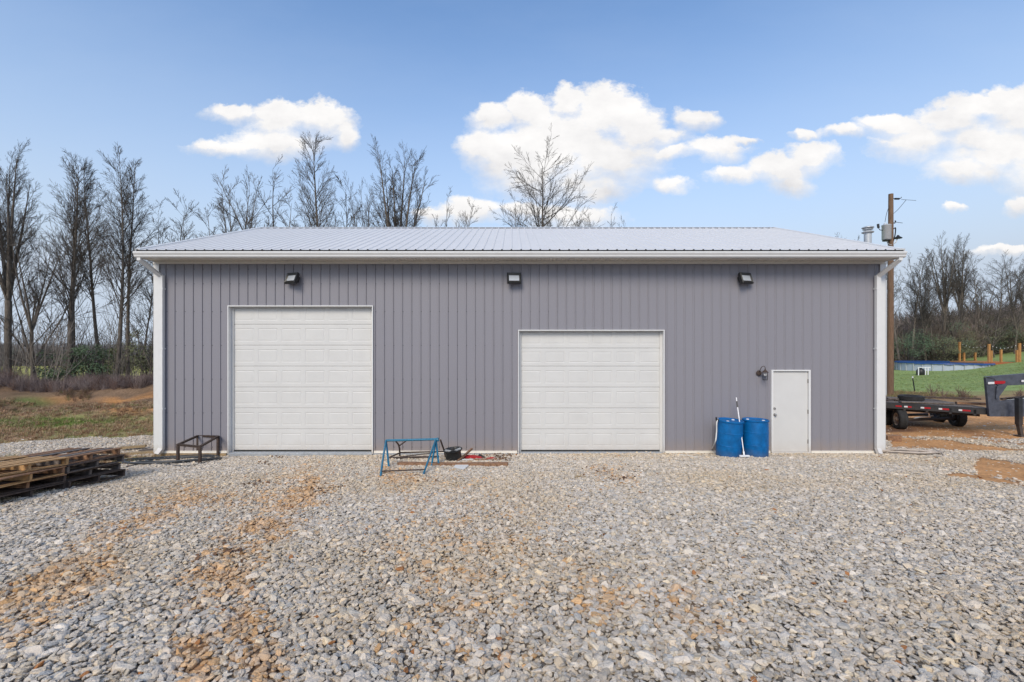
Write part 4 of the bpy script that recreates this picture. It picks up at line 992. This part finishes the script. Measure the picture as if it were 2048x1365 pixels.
mb = MB(); mb.add(va+vb, [(k, (k+1) % n_, n_+(k+1) % n_, n_+k) for k in range(n_)]); mb.add([(pc.x,pc.y,ztp-.05)]+va, [(0,1+(k+1) % n_,1+k) for k in range(n_)]); obj('pool_cover', mb, M['poolblue'], pl)
pw_ = thing('pool_pump_frame', 'white pipe frame with black filter tank beside the pool wall', 'pool pump', W(1842, 752, 51))
t0 = W(1841, 752, 51); obj('tank', MB().lathe([(0,0),(.30,.05),(.38,.2),(.38,.6),(.28,.8),(.1,.88),(.12,1.0),(0,1.02)], 18, t0), M['black'], pw_, smooth=50)
for (qx, y0_, y1_) in ((1837,734,752),(1851,735,751),(1856,735,750)): obj('post', MB().tube([W(qx,y1_,50.6), W(qx,y0_,50.6)], .055, 6), M['wplastic'], pw_)
obj('rail', MB().tube([W(1837,735,50.6), W(1861,735,50.6)], .05, 6), M['wplastic'], pw_)
tp = thing('fence_stake', 'leaning dark steel stake with white tip in the lawn', 'stake', G(1829.5, 783)); a_ = G(1829.5,783); b_ = W(1825, 753, a_.y+CD)
obj('shaft', MB().tube([a_, a_.lerp(b_,.9)], .035, 6), M['black'], tp); obj('tip', MB().tube([a_.lerp(b_,.9), b_], .04, 6), M['wplastic'], tp)
dd_ = 55.
dkk = thing('pool_deck', 'unfinished cedar deck with posts standing beside the pool', 'deck', W(2010, 735, dd_))
def dw(px, py, d=dd_): return W(px, py, d)
za = dw(1975,724).z; x0_, x1_ = dw(1971,724,54).x, dw(2170,724).x; y0_ = 54-CD
for k in range(14): obj('deck_board', MB().box(x0_-.2, x1_, y0_+k*.3, y0_+k*.3+.27, za-.05, za), M['orangewood'], dkk)
obj('rim_board', MB().box(x0_-.2, x1_, y0_-.06, y0_-.005, za-.28, za-.0), mat('red_cedar_rim', (.35,.10,.035), rough=.8, var=.2, scale=4), dkk)
obj('rim_board', MB().box(x0_-.26, x0_-.2, y0_-.06, y0_+4.1, za-.28, za-.0), M['orangewood'], dkk)
for (qx, yt, w_, d_) in ((1978,688,.20,54),(1982.5,701,.16,54.2),(2002,699,.16,54),(2034,700,.16,54),(2039,686,.20,54),(2075,699,.16,54),(2110,688,.2,54)):
    a_ = dw(qx, 720, d_); zt2 = CH-(yt-682)/F*d_; obj('deck_post', MB().box(a_.x-w_/2-.02, a_.x+w_/2+.02, a_.y-.08, a_.y+.08, za, zt2), M['orangewood'], dkk)
for qx in (1983, 1999, 2034, 2080):
    a_ = dw(qx, 730, 54.1); obj('footing_post', MB().box(a_.x-.1, a_.x+.1, a_.y-.1, a_.y+.1, H(a_.x,a_.y)-.4, za-.28), M['plank_grey'], dkk)
for i_, (qx, yt, d_, w_, lb) in enumerate(((1919,684,61,.2,'tall lone cedar post standing behind the pool cover'),(1928,705,61,.2,'short thick cedar post just right of the tall lone one'),(1950.5,705,61,.2,'short cedar post between the lone one and the deck'))):
    a_ = W(qx, 715, d_); zb2 = H(a_.x, a_.y)-.2; o = obj('cedar_post', MB().bev(a_.x-w_/2, a_.x+w_/2, a_.y-.1, a_.y+.1, min(zb2, CH-(722-682)/F*d_), CH-(yt-682)/F*d_, .01), M['orangewood']); tag(o, lb, 'post', 'cedar posts behind the pool')
sl = thing('string_lights', 'string of small white bulbs hung between the tall cedar posts', 'string lights', dw(1978, 690, 54))
sp_ = []
for (a_, b_) in (((1919,686,61),(1978,690,54)),((1978,690,54),(2039,688,54)),((2039,688,54),(2110,690,54))):
    A0, B0 = W(*a_), W(*b_)
    for k in range(9): t = k/8; v = A0.lerp(B0, t); v.z -= .45*math.sin(math.pi*t)*1.0; sp_.append(v)
obj('cord', MB().tube(sp_, .012, 4), M['black'], sl)
for v in sp_[1::1]: obj('bulb', MB().lathe([(0,.04),(.03,.02),(.035,-.03),(0,-.06)], 8, v), M['bulb'], sl, smooth=True)

# ------------------------------------------------------------------ bare trees
def bare_tree(seed, Ht, tr, style):
    """returns trunk builder and crown builder; base at the origin"""
    rr = random.Random(seed); trunk, crown = MB(), MB()
    up_v = Vector((0,0,1))
    def limb(mb, p, d, ln, r0, lvl, sides, r1=.0):
        n = max(2, int(ln/ {0:.8,1:.45,2:.3,3:.22,4:.2}[lvl])); n = min(n, {0:20,1:14,2:6,3:3,4:2}[lvl]); st_ = ln/n; pts = [p.copy()]; rad = [r0]; dirs = [d.copy()]
        wob = {0:style.get('wob',.03),1:style.get('w1',.05),2:.09,3:.14,4:.16}[lvl]; trop = {0:.02,1:style['trop'],2:style['trop']*.9,3:.06,4:.03}[lvl]
        for i in range(n):
            d = (d+Vector((rr.gauss(0,wob), rr.gauss(0,wob), rr.gauss(0,wob*.6)))+up_v*trop).normalized(); p = p+d*st_; pts.append(p.copy()); dirs.append(d.copy())
            rad.append(max(r1, r0*(1-(i+1)/n)**.8 if lvl else r0*(1-.93*(i+1)/n)))
        rad[-1] = max(rad[-1], .004); rad = [max(r_, .0055) for r_ in rad]
        mb.tube(pts, rad, sides, False); return pts, rad, dirs
    def sub(pts, rad, dirs, ln, lvl, count, lo, angle, frac, shape=None):
        for k in range(count):
            t = lo+(1-lo)*((k+rr.random())/count); f_ = t*(len(pts)-1); i = min(int(f_), len(pts)-2); p = pts[i].lerp(pts[i+1], f_-i); d = dirs[i]
            side = d.orthogonal().normalized(); side.rotate(Quaternion(d, rr.uniform(0, 6.283)))
            an = R(angle+rr.gauss(0,9)); nd = (d*math.cos(an)+side*math.sin(an)).normalized()
            l_ = ln*frac*(shape(t) if shape else (1.05-.65*t))*rr.uniform(.65,1.2); r_ = min(rad[i]*.6, .006+l_*.0075)
            if l_ < .12: continue
            if lvl == 1 and rr.random() < .05: l_ *= .5
            P_, R_, D_ = limb(crown, p, nd, l_, r_, lvl, 5 if lvl == 1 else 3)
            if lvl == 1: sub(P_, R_, D_, l_, 2, style['n2'], .18, style.get('a2',29), .52)
            elif lvl == 2: sub(P_, R_, D_, l_, 3, style['n3'], .15, 29, .55)
            elif lvl == 3 and style.get('n4',0): sub(P_, R_, D_, l_, 4, style['n4'], .3, 30, .55)
    leads = style.get('leads', 1)
    base_d = Vector((rr.gauss(0,.03), rr.gauss(0,.03), 1)).normalized()
    if leads == 1:
        P_, R_, D_ = limb(trunk, Vector((0,0,-.3)), base_d, Ht+.3, tr, 0, 9)
        sub(P_, R_, D_, Ht, 1, style['n1'], style['base'], style['a1'], style['spread'], style.get('shape'))
    else:
        hf = Ht*style.get('fork',.35); P_, R_, D_ = limb(trunk, Vector((0,0,-.3)), base_d, hf+.3, tr, 0, 9, tr*.72); R_ = R_; R_[-1] = tr*.7
        top_ = P_[-1]
        for k in range(leads):
            an = 2*math.pi*k/leads+rr.uniform(-.4,.4); tl_ = R(style.get('tilt',18)+rr.gauss(0,4)); nd = Vector((math.sin(tl_)*math.cos(an), math.sin(tl_)*math.sin(an), math.cos(tl_)))
            l_ = (Ht-hf)*rr.uniform(.82,1.0); P2, R2, D2 = limb(trunk, top_-nd*.1, nd, l_, tr*.55, 0, 7)
            sub(P2, R2, D2, l_, 1, max(4, style['n1']//leads), .12, style['a1'], style['spread']*1.1, style.get('shape'))
        sub(P_, R_, D_, Ht, 1, 4, .55, style['a1']+12, style['spread']*.7)
    return trunk, crown
pop = lambda t: (1.0-.8*t)*(.75+.5*min(1, t*3))
S_POP = dict(wob=.01, w1=.035, trop=.05, n1=60, n2=12, n3=5, n4=3, base=.28, a1=38, spread=.30, shape=pop)
S_POP2 = dict(wob=.014, w1=.035, trop=.05, n1=52, n2=12, n3=5, n4=3, base=.38, a1=34, spread=.27, shape=pop)
S_OVAL = dict(wob=.014, w1=.035, trop=.05, n1=100, n2=11, n3=5, n4=3, base=.3, a1=25, spread=.33, leads=6, tilt=10, fork=.36)
S_OAK = dict(wob=.03, w1=.075, trop=.03, n1=38, n2=10, n3=5, n4=3, base=.40, a1=54, spread=.44, shape=lambda t: (1.15-.75*t))
S_THIN = dict(wob=.02, w1=.04, trop=.05, n1=28, n2=7, n3=5, n4=3, base=.35, a1=34, spread=.22)
S_UNDER = dict(wob=.05, w1=.07, trop=.05, n1=30, n2=7, n3=5, n4=3, base=.15, a1=40, spread=.38, leads=4, tilt=22, fork=.15)
S_SPREAD = dict(wob=.025, w1=.045, trop=.05, n1=56, n2=9, n3=5, n4=3, base=.25, a1=33, spread=.30, leads=4, tilt=15, fork=.3)
protos = {}
def proto(key, seed, Ht, tr_, style):
    t_, c_ = bare_tree(seed, Ht, tr_, style); a_ = bpy.data.meshes.new('trunk'); a_.from_pydata(t_.v, [], t_.f); a_.materials.append(M['bark'])
    a_.polygons.foreach_set('use_smooth', [True]*len(a_.polygons)); b_ = bpy.data.meshes.new('branches'); b_.from_pydata(c_.v, [], c_.f); b_.materials.append(M['twig']); protos[key] = (a_, b_, sorted(v[2] for v in c_.v)[-40])
proto('pop1', 1, 15, .20, S_POP); proto('pop2', 2, 15, .17, S_POP); proto('pop3', 3, 14, .14, S_POP2); proto('oval', 4, 14, .24, S_OVAL); proto('oak', 5, 13, .19, S_OAK)
proto('thin1', 6, 11, .07, S_THIN); proto('thin2', 7, 10, .06, S_THIN); proto('under', 8, 6, .055, S_UNDER); proto('oval2', 9, 12, .16, dict(S_OVAL, leads=4, n1=56)); proto('spread', 10, 12, .15, S_SPREAD); proto('spread2', 12, 11, .13, dict(S_SPREAD, tilt=20))
def tree(key, px, ytop, d, label, group, rz=0, lean=(0,0), wide=1.0, hbase=None, name='bare_tree', cat='tree', girth=None):
    x = (px-CX)/F*d; y = d-CD; gz = H(x, y); zt = CH-(ytop-682)/F*d; a_, b_, Ht = protos[key]; s_ = (zt-gz)/Ht
    t = thing(name, label, cat, (x, y, gz), group)
    for nm, me_ in (('trunk', a_), ('branches', b_)):
        o = bpy.data.objects.new(nm, me_); C.objects.link(o); o.parent = t
    t.rotation_euler = (R(lean[0]), R(lean[1]), rz); t.scale = (s_*wide, s_*wide, s_); return t
GL = 'bare trees standing left of the shop'; GB = 'bare trees rising behind the shop roof'; GR = 'bare trees on the hill behind the pool'
tree('oval', 16, 276, 25, 'bare tree with the thickest trunk at the far left edge', GL, .3, (0,-1), .95)
tree('pop1', 137, 303, 25, 'tall straight bare tree with thick pale mottled trunk', GL, 1.0)
tree('thin1', 150, 330, 26, 'slim dark bare tree pressed against the thick mottled trunk', GL, .4, (0,1))
tree('under', 78, 470, 26, 'forked bare tree leaning left between the two thickest trunks', GL, 2.0, (0,-7), 1.1)
tree('spread', 66, 440, 24, 'thin crooked bare tree right of the far left trunk', GL, .3, (0,4))
tree('pop3', 203, 330, 27, 'slender straight bare tree right of the mottled trunk', GL, 2.1, (0,-1), .9)
tree('pop2', 232, 302, 25, 'tall slender bare tree midway between mottled trunk and shop', GL, .6, (0,1), .85)
tree('pop3', 256, 318, 26, 'bare tree twin close to the tall slender one', GL, 4.1, (0,2), .9)
tree('thin1', 280, 470, 26, 'crooked thin bare tree near the shop corner', GL, 1.4, (0,4), 1.3)
tree('under', 292, 560, 23, 'low twisting bare tree touching the shop corner', GL, .2, (0,5), 1.0)
tree('thin2', 318, 395, 29, 'thin bare tree rising just over the roof corner', GB, .2)
tree('thin1', 345, 388, 30, 'second thin bare tree over the left roof slope', GB, 1.2)
tree('thin2', 378, 405, 30, 'third thin bare tree over the left roof slope', GB, 2.5, (0,3), 1.3)
tree('thin1', 410, 388, 29, 'fourth thin bare tree leaning left over the roof slope', GB, 3.7, (0,-2), 1.3)
tree('oval2', 478, 330, 31, 'dense oval bare tree above the left end of ridge', GB, 1.1, (0,0), .9)
tree('spread2', 566, 348, 27, 'dark tangled wide bare tree right of the dense oval one', GB, 5.0, (0,4), 1.15)
tree('pop1', 652, 272, 31, 'tall pointed bare tree in front of the small cloud', GB, 3.0, (0,0), .9)
tree('thin2', 700, 350, 33, 'thin bare tree right of the tall pointed one', GB, .9, (0,0), 1.3)
tree('oval2', 738, 345, 33, 'spindly bare tree just left of the big broad oval', GB, 2.9, (0,2), .65)
tree('oval', 803, 270, 31, 'big broad oval bare tree with several upright stems', GB, 1.6, (0,0), 1.0)
tree('spread', 885, 375, 30, 'low spreading bare tree right of the big broad oval', GB, .7, (0,8), .9)
tree('oak', 1072, 304, 31, 'lone oak shaped bare tree against the biggest cloud', GB, .9, (0,0), .95)
tree('spread', 1005, 395, 30, 'low bare branches left of the lone oak shape', GB, 2.6, (0,-10), .8)
tree('spread2', 1140, 410, 31, 'low bare branches right of the lone oak shape', GB, 4.0, (0,4), .8)
tree('spread', 1208, 398, 32, 'small fan shaped bare treetop far right of the oak shape', GB, 1.7, (0,6), .75)
tree('oval2', 1716, 462, 62, 'far bare treetop peeping over the roof beside the flue', GR, 2)
RT = [('pop3',1800,490,62,1.1,'narrow bare tree right behind the utility pole'),('pop2',1825,508,64,1.1,'spindly bare tree a little right of the utility pole'),('oval2',1846,505,70,.8,'slim bare tree left of the two big round crowns'),
 ('oval',1885,468,66,.95,'left one of the two big round bare crowns'),('oval',1925,470,70,.9,'right one of the two big round bare crowns'),('spread',1960,545,68,1.1,'low bushy bare tree right of the big round crowns'),
 ('oak',1990,515,68,.9,'crooked bare tree midway to the right edge'),('oval2',2018,502,72,.9,'bare tree with open forked top near the right edge'),('oval',2050,520,68,.9,'dense bare tree at the very right edge'),
 ('spread',1852,560,64,1.2,'low bare thicket tree behind the pool left end'),('spread2',1905,560,66,1.2,'low bare thicket tree behind the two round crowns'),('under',1990,590,62,1.2,'low bare thicket tree behind the deck'),('spread',2030,560,64,1.2,'low bare thicket tree at the right edge'),('thin1',1962,500,75,1.3,'thin bare tree between round crowns and crooked one'),('oval2',2090,500,72,1.0,'bare tree just beyond the right edge'),('pop3',1868,540,64,.8,'thin straight bare tree before the left round crown')]
for i, (k_, px, yt, d, w_, lb) in enumerate(RT): tree(k_, px, yt, d, lb, GR, i*1.3, (0, (i*37 % 7)-3), w_)

# ------------------------------------------------------------------ scattered vegetation: brush, tufts, leafy shrubs, far woods
def twig_clump(seed, n, h, spread, r, m, name='clump', sub_=2):
    rr = random.Random(seed); mb = MB()
    for i in range(n):
        an = rr.uniform(0, 6.28); tl_ = abs(rr.gauss(0, spread)); d = Vector((math.sin(tl_)*math.cos(an), math.sin(tl_)*math.sin(an), math.cos(tl_))); l_ = h*rr.uniform(.5, 1); p = Vector((rr.gauss(0,.08*h), rr.gauss(0,.08*h), 0))
        mid = p+d*l_*.5+Vector((rr.gauss(0,.05*h), rr.gauss(0,.05*h), 0)); e_ = mid+(d+Vector((rr.gauss(0,.2), rr.gauss(0,.2), .1))).normalized()*l_*.5
        mb.tube([p, mid, e_], [r, r*.8, r*.4], 3, False)
        for k in range(sub_):
            b_ = p.lerp(mid, .4).lerp(mid.lerp(e_, .5), rr.random()); dd = (d+Vector((rr.gauss(0,.6), rr.gauss(0,.6), rr.gauss(0,.3)))).normalized(); mb.tube([b_, b_+dd*l_*rr.uniform(.2,.4)], [r*.6, r*.3], 3, False)
    return obj(name, mb, m)
def blades(seed, n, h, sp, m, w=.006):
    rr = random.Random(seed); mb = MB()
    for i in range(n):
        an = rr.uniform(0, 6.28); tl_ = abs(rr.gauss(0, sp)); hh = h*rr.uniform(.4, 1); p = Vector((rr.gauss(0,.05), rr.gauss(0,.05), 0)); d = Vector((math.sin(tl_)*math.cos(an), math.sin(tl_)*math.sin(an), math.cos(tl_)))
        s_ = Vector((-math.sin(an), math.cos(an), 0))*w; m1 = p+d*hh*.55; e_ = p+d*hh+Vector((math.cos(an), math.sin(an), -.3))*hh*.25
        mb.add([p-s_, p+s_, m1+s_*.8, m1-s_*.8, e_], [(0,1,2,3),(3,2,4)])
    return obj('blades', mb, m)
def leafball(seed, n, r, m, sz):
    rr = random.Random(seed); mb = MB()
    for i in range(n):
        v = Vector((rr.gauss(0,1), rr.gauss(0,1), rr.gauss(0,1))).normalized()*r*rr.random()**.4; v.z *= .8
        a_ = Vector((rr.gauss(0,1), rr.gauss(0,1), rr.gauss(0,1))).normalized(); b_ = a_.orthogonal().normalized(); s_ = sz*rr.uniform(.6,1.3)
        mb.add([v-a_*s_, v+b_*s_*.45, v+a_*s_, v-b_*s_*.45], [(0,1,2,3)])
    return mb
imat = lambda nm, c, **k: mat(nm, c, inst='col', var=k.pop('var', .3), **k)
m_brush = imat('brush_twig', (.1,.08,.07), rough=.95, scale=2); m_tuft = imat('tuft_blade', (.3,.2,.1), rough=.9, scale=3)
rs = np.random.RandomState(5)
def region(n, x0, x1, y0, y1, fn): 
    x = rs.uniform(x0, x1, n); y = rs.uniform(y0, y1, n); k = fn(x, y); return x[k], y[k]
def spread(name, x, y, s0, s1, srcs, cols, label, cat, tilt=.12, sink=.02):
    n = len(x); z = height(x, y)-sink; s_ = rs.uniform(s0, s1, n); cols = np.array(cols); c = cols[rs.randint(0, len(cols), n)]*rs.uniform(.7, 1.3, (n,1))
    return scatter(name, np.stack([x,y,z],1), np.stack([rs.normal(0,tilt,n), rs.normal(0,tilt,n), rs.uniform(0,6.28,n)],1), np.stack([s_,s_,s_],1), rs.randint(0,len(srcs),n), c, srcs, label, cat)
# brush on top of the bank, left
x, y = region(2000, -34, -6, 10.4, 13.6, lambda x, y: (fbm(x*.5, y*.8, 3) > .36))
spread('bank_brush', x, y, .35, .8, [twig_clump(k, 26, 1.0, .5, .006, m_brush) for k in range(4)], [(.22,.175,.165),(.18,.14,.13),(.27,.215,.20),(.16,.10,.08)], 'grey brown leafless brush along the bank under the trees', 'brush')
x, y = region(1100, -30, -6, 7.0, 10.4, lambda x, y: (fbm(x*.4+7, y*.8, 3) > .5))
spread('bank_weeds', x, y, .2, .42, [twig_clump(10+k, 22, 1.0, .6, .008, m_brush) for k in range(3)], [(.20,.12,.08),(.15,.10,.07),(.17,.13,.06),(.12,.13,.05)], 'low brown weeds on the face of the red bank', 'weeds')
# rough grass left of the lot
tufts = [blades(k, 26, .2, .55, m_tuft) for k in range(4)]
def leftmask(x, y): z = height(x, y); return (gravel_mask(x, y, z) < .5) & (rs.rand(len(x)) < np.clip(fbm(x*.9, y*.9, 3)*2.4-.5, 0, 1))
x, y = region(16000, -24, -7.6, -5.5, 8.5, leftmask)
nn_ = fbm(x*.16+4, y*.4+8, 3)
spread('rough_grass', x, y, .35, 1.0, tufts, [(.42,.29,.17),(.33,.20,.12),(.46,.34,.21),(.30,.18,.10),(.30,.28,.12)], 'rough brown winter grass left of the gravel lot', 'grass')
gb_ = lambda x, y: (np.exp(-((proj(x, y, height(x, y))[1]-846)/9)**2)*(fbm(x*.3+9, y*.3, 3)) > .27)
x, y = region(9000, -22, -8, 3, 7, gb_)
spread('green_grass', x, y, .3, .7, [blades(30+k, 26, .2, .6, m_tuft) for k in range(3)], [(.18,.26,.05),(.14,.20,.04),(.24,.28,.08)], 'strip of fresh green grass before the bank', 'grass')
# sparse tufts and dead leaves in the lot
x, y = region(5200, 9.4, 24, 12, 18, lambda x, y: np.ones(len(x), bool))
spread('lawn_hem', x, y, .5, 1.3, [blades(50+k, 24, .22, .6, m_tuft) for k in range(3)], [(.30,.20,.11),(.22,.15,.08),(.20,.22,.07)], 'brown grass along the foot of the lawn behind the trailer', 'grass')
x, y = region(16000, 14, 62, 16, 44, lambda x, y: (np.abs((x)/(y+CD)-.97) < .24) & (rs.rand(len(x)) < .9))
spread('lawn_grass', x, y, .5, 1.1, [blades(60+k, 20, .10, .6, m_tuft, .010) for k in range(3)], [(.25,.33,.11),(.22,.29,.10),(.31,.35,.14)], 'short green grass of the sloping lawn', 'grass')
for i_, (px, py, s_, lb) in enumerate(((128, 975, .9, 'dry straw tuft growing before the far pallet stack'), (1160, 957, .3, 'tiny dry tuft in the gravel before the lower door'))):
    g = G(px, py); mb = blades(80+i_, 90, .28*s_, .6, M['straw']); mb.name = 'grass_tuft'; mb.location = (g.x, g.y, g.z); tag(mb, lb, 'grass tuft')
# dead leaves and bark bits near the wall
pts_ = [(1003,918,22,6),(990,912,30,5),(560,915,14,5),(840,962,30,8),(530,930,20,5),(500,970,26,6),(1210,945,40,8),(1240,960,26,6),(640,980,40,10),(450,1110,60,14)]
PP = []
for (px, py, sx, sy) in pts_:
    for k in range(90 if px < 1004 and px > 980 else 26):
        g = G(px+random.gauss(0,sx*.6), py+random.gauss(0,sy*.6)); PP.append((g.x, min(g.y, -.05), g.z+.03))
PP = np.array(PP); n = len(PP)
leafsrc = []
for k in range(3):
    mb = MB(); rr = random.Random(k); v = [(rr.uniform(.6,1)*math.cos(a_)*.03, rr.uniform(.5,1)*math.sin(a_)*.022, rr.uniform(-.006,.008)) for a_ in np.linspace(0, 6.28, 8)[:-1]]; mb.add(v, [tuple(range(7))]); leafsrc.append(obj('leaf_piece', mb, imat('leaf_litter', (.2,.1,.05), rough=.9, scale=30)))
scatter('leaf_litter', PP, np.stack([rs.normal(0,.5,n), rs.normal(0,.5,n), rs.uniform(0,6,n)],1), np.ones((n,3))*rs.uniform(.7,1.6,(n,1)), rs.randint(0,3,n), np.array([(.16,.085,.045),(.22,.12,.05),(.1,.055,.035)])[rs.randint(0,3,n)], leafsrc, 'dead brown leaves blown onto the gravel by the wall', 'leaves')

# leafy evergreens among the trunks, left
def shrub(px, py, d, w, h, label, m_='leafg', n=26, seed=0, group='green shrubs among the trunks'):
    x0 = (px-CX)/F*d; y0 = d-CD; gz = H(x0, y0); zc = CH-(py-682)/F*d; rr = random.Random(seed+100)
    t = thing('evergreen_shrub', label, 'shrub', (x0, y0, gz), group); fo = MB(); stm = MB()
    for k in range(n):
        c = Vector((x0+rr.gauss(0,w*.42), y0+rr.gauss(0,w*.35), zc+rr.gauss(0,h*.42))); c.z = max(c.z, gz+.15)
        lb_ = leafball(seed*50+k, 110, rr.uniform(.28,.55), None, .055); lb_.v = [(v[0]+c.x, v[1]+c.y, v[2]+c.z) for v in lb_.v]; fo.add(lb_.v, lb_.f)
        stm.tube([(x0+rr.gauss(0,.15), y0, gz-.1), Vector((x0, y0, gz)).lerp(c, .5)+Vector((0,0,.2)), c], [.03,.018,.008], 4, False)
    obj('foliage', fo, M[m_], t); obj('stems', stm, M['twig'], t); return t
shrub(105, 745, 24.5, 1.1, 1.0, 'dark green shrub left of the mottled trunk', seed=1, n=14)
shrub(185, 725, 25, 1.2, 1.3, 'large dark green shrub right of the mottled trunk', seed=2, n=20)
shrub(232, 735, 26, 1.0, 1.2, 'dull green shrub around the tall slender trunk', 'leafd', seed=3, n=14)
shrub(296, 720, 25, .9, 1.2, 'olive green shrub beside the shop corner', 'leafd', seed=4, n=14)
for i_, (px, py, d, w, h, m_, lb) in enumerate(((1815,685,62,3.0,2.2,'leafg','dark evergreen behind the left end of the pool'),(1868,680,64,3.6,2.6,'leafg','large dark evergreen behind the middle of the pool'),(1905,690,62,2.6,1.8,'leafd','olive evergreen left of the lone cedar post'),(1945,688,66,3.6,2.2,'leafd','broad olive evergreen behind the short cedar posts'),(1998,672,66,3.6,2.6,'leafg','dark evergreen above the pool deck'),(2040,668,66,3.4,2.8,'leafd','olive evergreen at the right edge above the deck'))):
    x0 = (px-CX)/F*d; y0 = d-CD; gz = H(x0, y0); zc = CH-(py-682)/F*d; rr = random.Random(i_+300)
    t = thing('evergreen_tree', lb, 'evergreen', (x0, y0, gz), 'evergreens edging the wood behind the pool'); fo = MB(); stm = MB()
    for k in range(30):
        c = Vector((x0+rr.gauss(0,w*.55), y0+rr.gauss(0,w*.35), zc-.6+rr.gauss(0,h*.42))); c.z = max(c.z, gz+.3)
        lb_ = leafball(7000+i_*50+k, 120, rr.uniform(.5,1.15), None, .085); fo.add([(v[0]+c.x, v[1]+c.y, v[2]+c.z) for v in lb_.v], lb_.f); stm.tube([(x0+rr.gauss(0,.3), y0, gz-.1), c], [.06,.02], 4, False)
    obj('foliage', fo, M[m_], t); obj('stems', stm, M['twig'], t)
# woodland masses: tangle behind the pool, far tree line beyond the left field
clm = [twig_clump(200+k, 46, 3.2, .45, .018, m_brush, sub_=3) for k in range(4)]
x, y = region(3400, 36, 150, 50, 90, lambda x, y: (y+CD > 66+4*(fbm(x*.1, y*.1)-.5)) & (np.abs(x/(y+CD)-1.0) < .3))
spread('wood_undergrowth', x, y, .9, 2.6, clm, [(.21,.17,.145),(.17,.135,.11),(.25,.20,.17),(.15,.135,.09)], 'tangled leafless undergrowth of the wood behind the pool', 'undergrowth', .1, .1)
far = [twig_clump(220+k, 60, 9, .38, .05, m_brush, sub_=4) for k in range(4)]
x, y = region(2600, -240, 0, 118, 165, lambda x, y: (x/(y+CD) < -.7) & (x/(y+CD) > -1.5))
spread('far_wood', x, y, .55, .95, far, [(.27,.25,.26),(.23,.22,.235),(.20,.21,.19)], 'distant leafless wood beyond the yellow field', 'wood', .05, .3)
x, y = region(1500, 60, 330, 95, 200, lambda x, y: (x/(y+CD) < 1.5) & (x/(y+CD) > .78))
spread('hill_wood', x, y, .8, 1.3, [o for o in [twig_clump(240+k, 60, 10, .38, .05, m_brush, sub_=4) for k in range(3)]], [(.15,.125,.12),(.12,.10,.09)], 'leafless wood on the rise far behind the pool', 'wood', .05, .3)
# thin saplings and fine branches between the left trunks
sap = [twig_clump(260+k, 9, 5.5, .22, .016, m_brush, sub_=7) for k in range(4)]
x, y = region(75, -30, -8.5, 12, 19, lambda x, y: np.ones(len(x), bool))
spread('saplings', x, y, .45, 1.1, sap, [(.18,.155,.14),(.14,.12,.10),(.20,.175,.155)], 'thin leafless saplings between the trunks left of the shop', 'saplings', .1, .1)
# bare bushes behind the trailer
for i_, (px, py, h, lb) in enumerate(((1866,796,.95,'small bare bush behind the trailer, left of the wider one'),(1886,798,.6,'thin bare sprig between the two bare bushes'),(1925,800,.75,'wide twiggy bush behind the trailer near its gooseneck'),(2036,797,.6,'low twiggy bush at the right edge behind the trailer'))):
    g = G(px, py); b_ = thing('bare_bush', lb, 'bush', (g.x, g.y, g.z), 'bare bushes behind the trailer')
    rr = random.Random(i_); mb = twig_clump(300+i_, [10,5,34,20][i_], h, [.35,.3,.75,.6][i_], .011, M['brush'], 'twigs', 4); mb.parent = b_
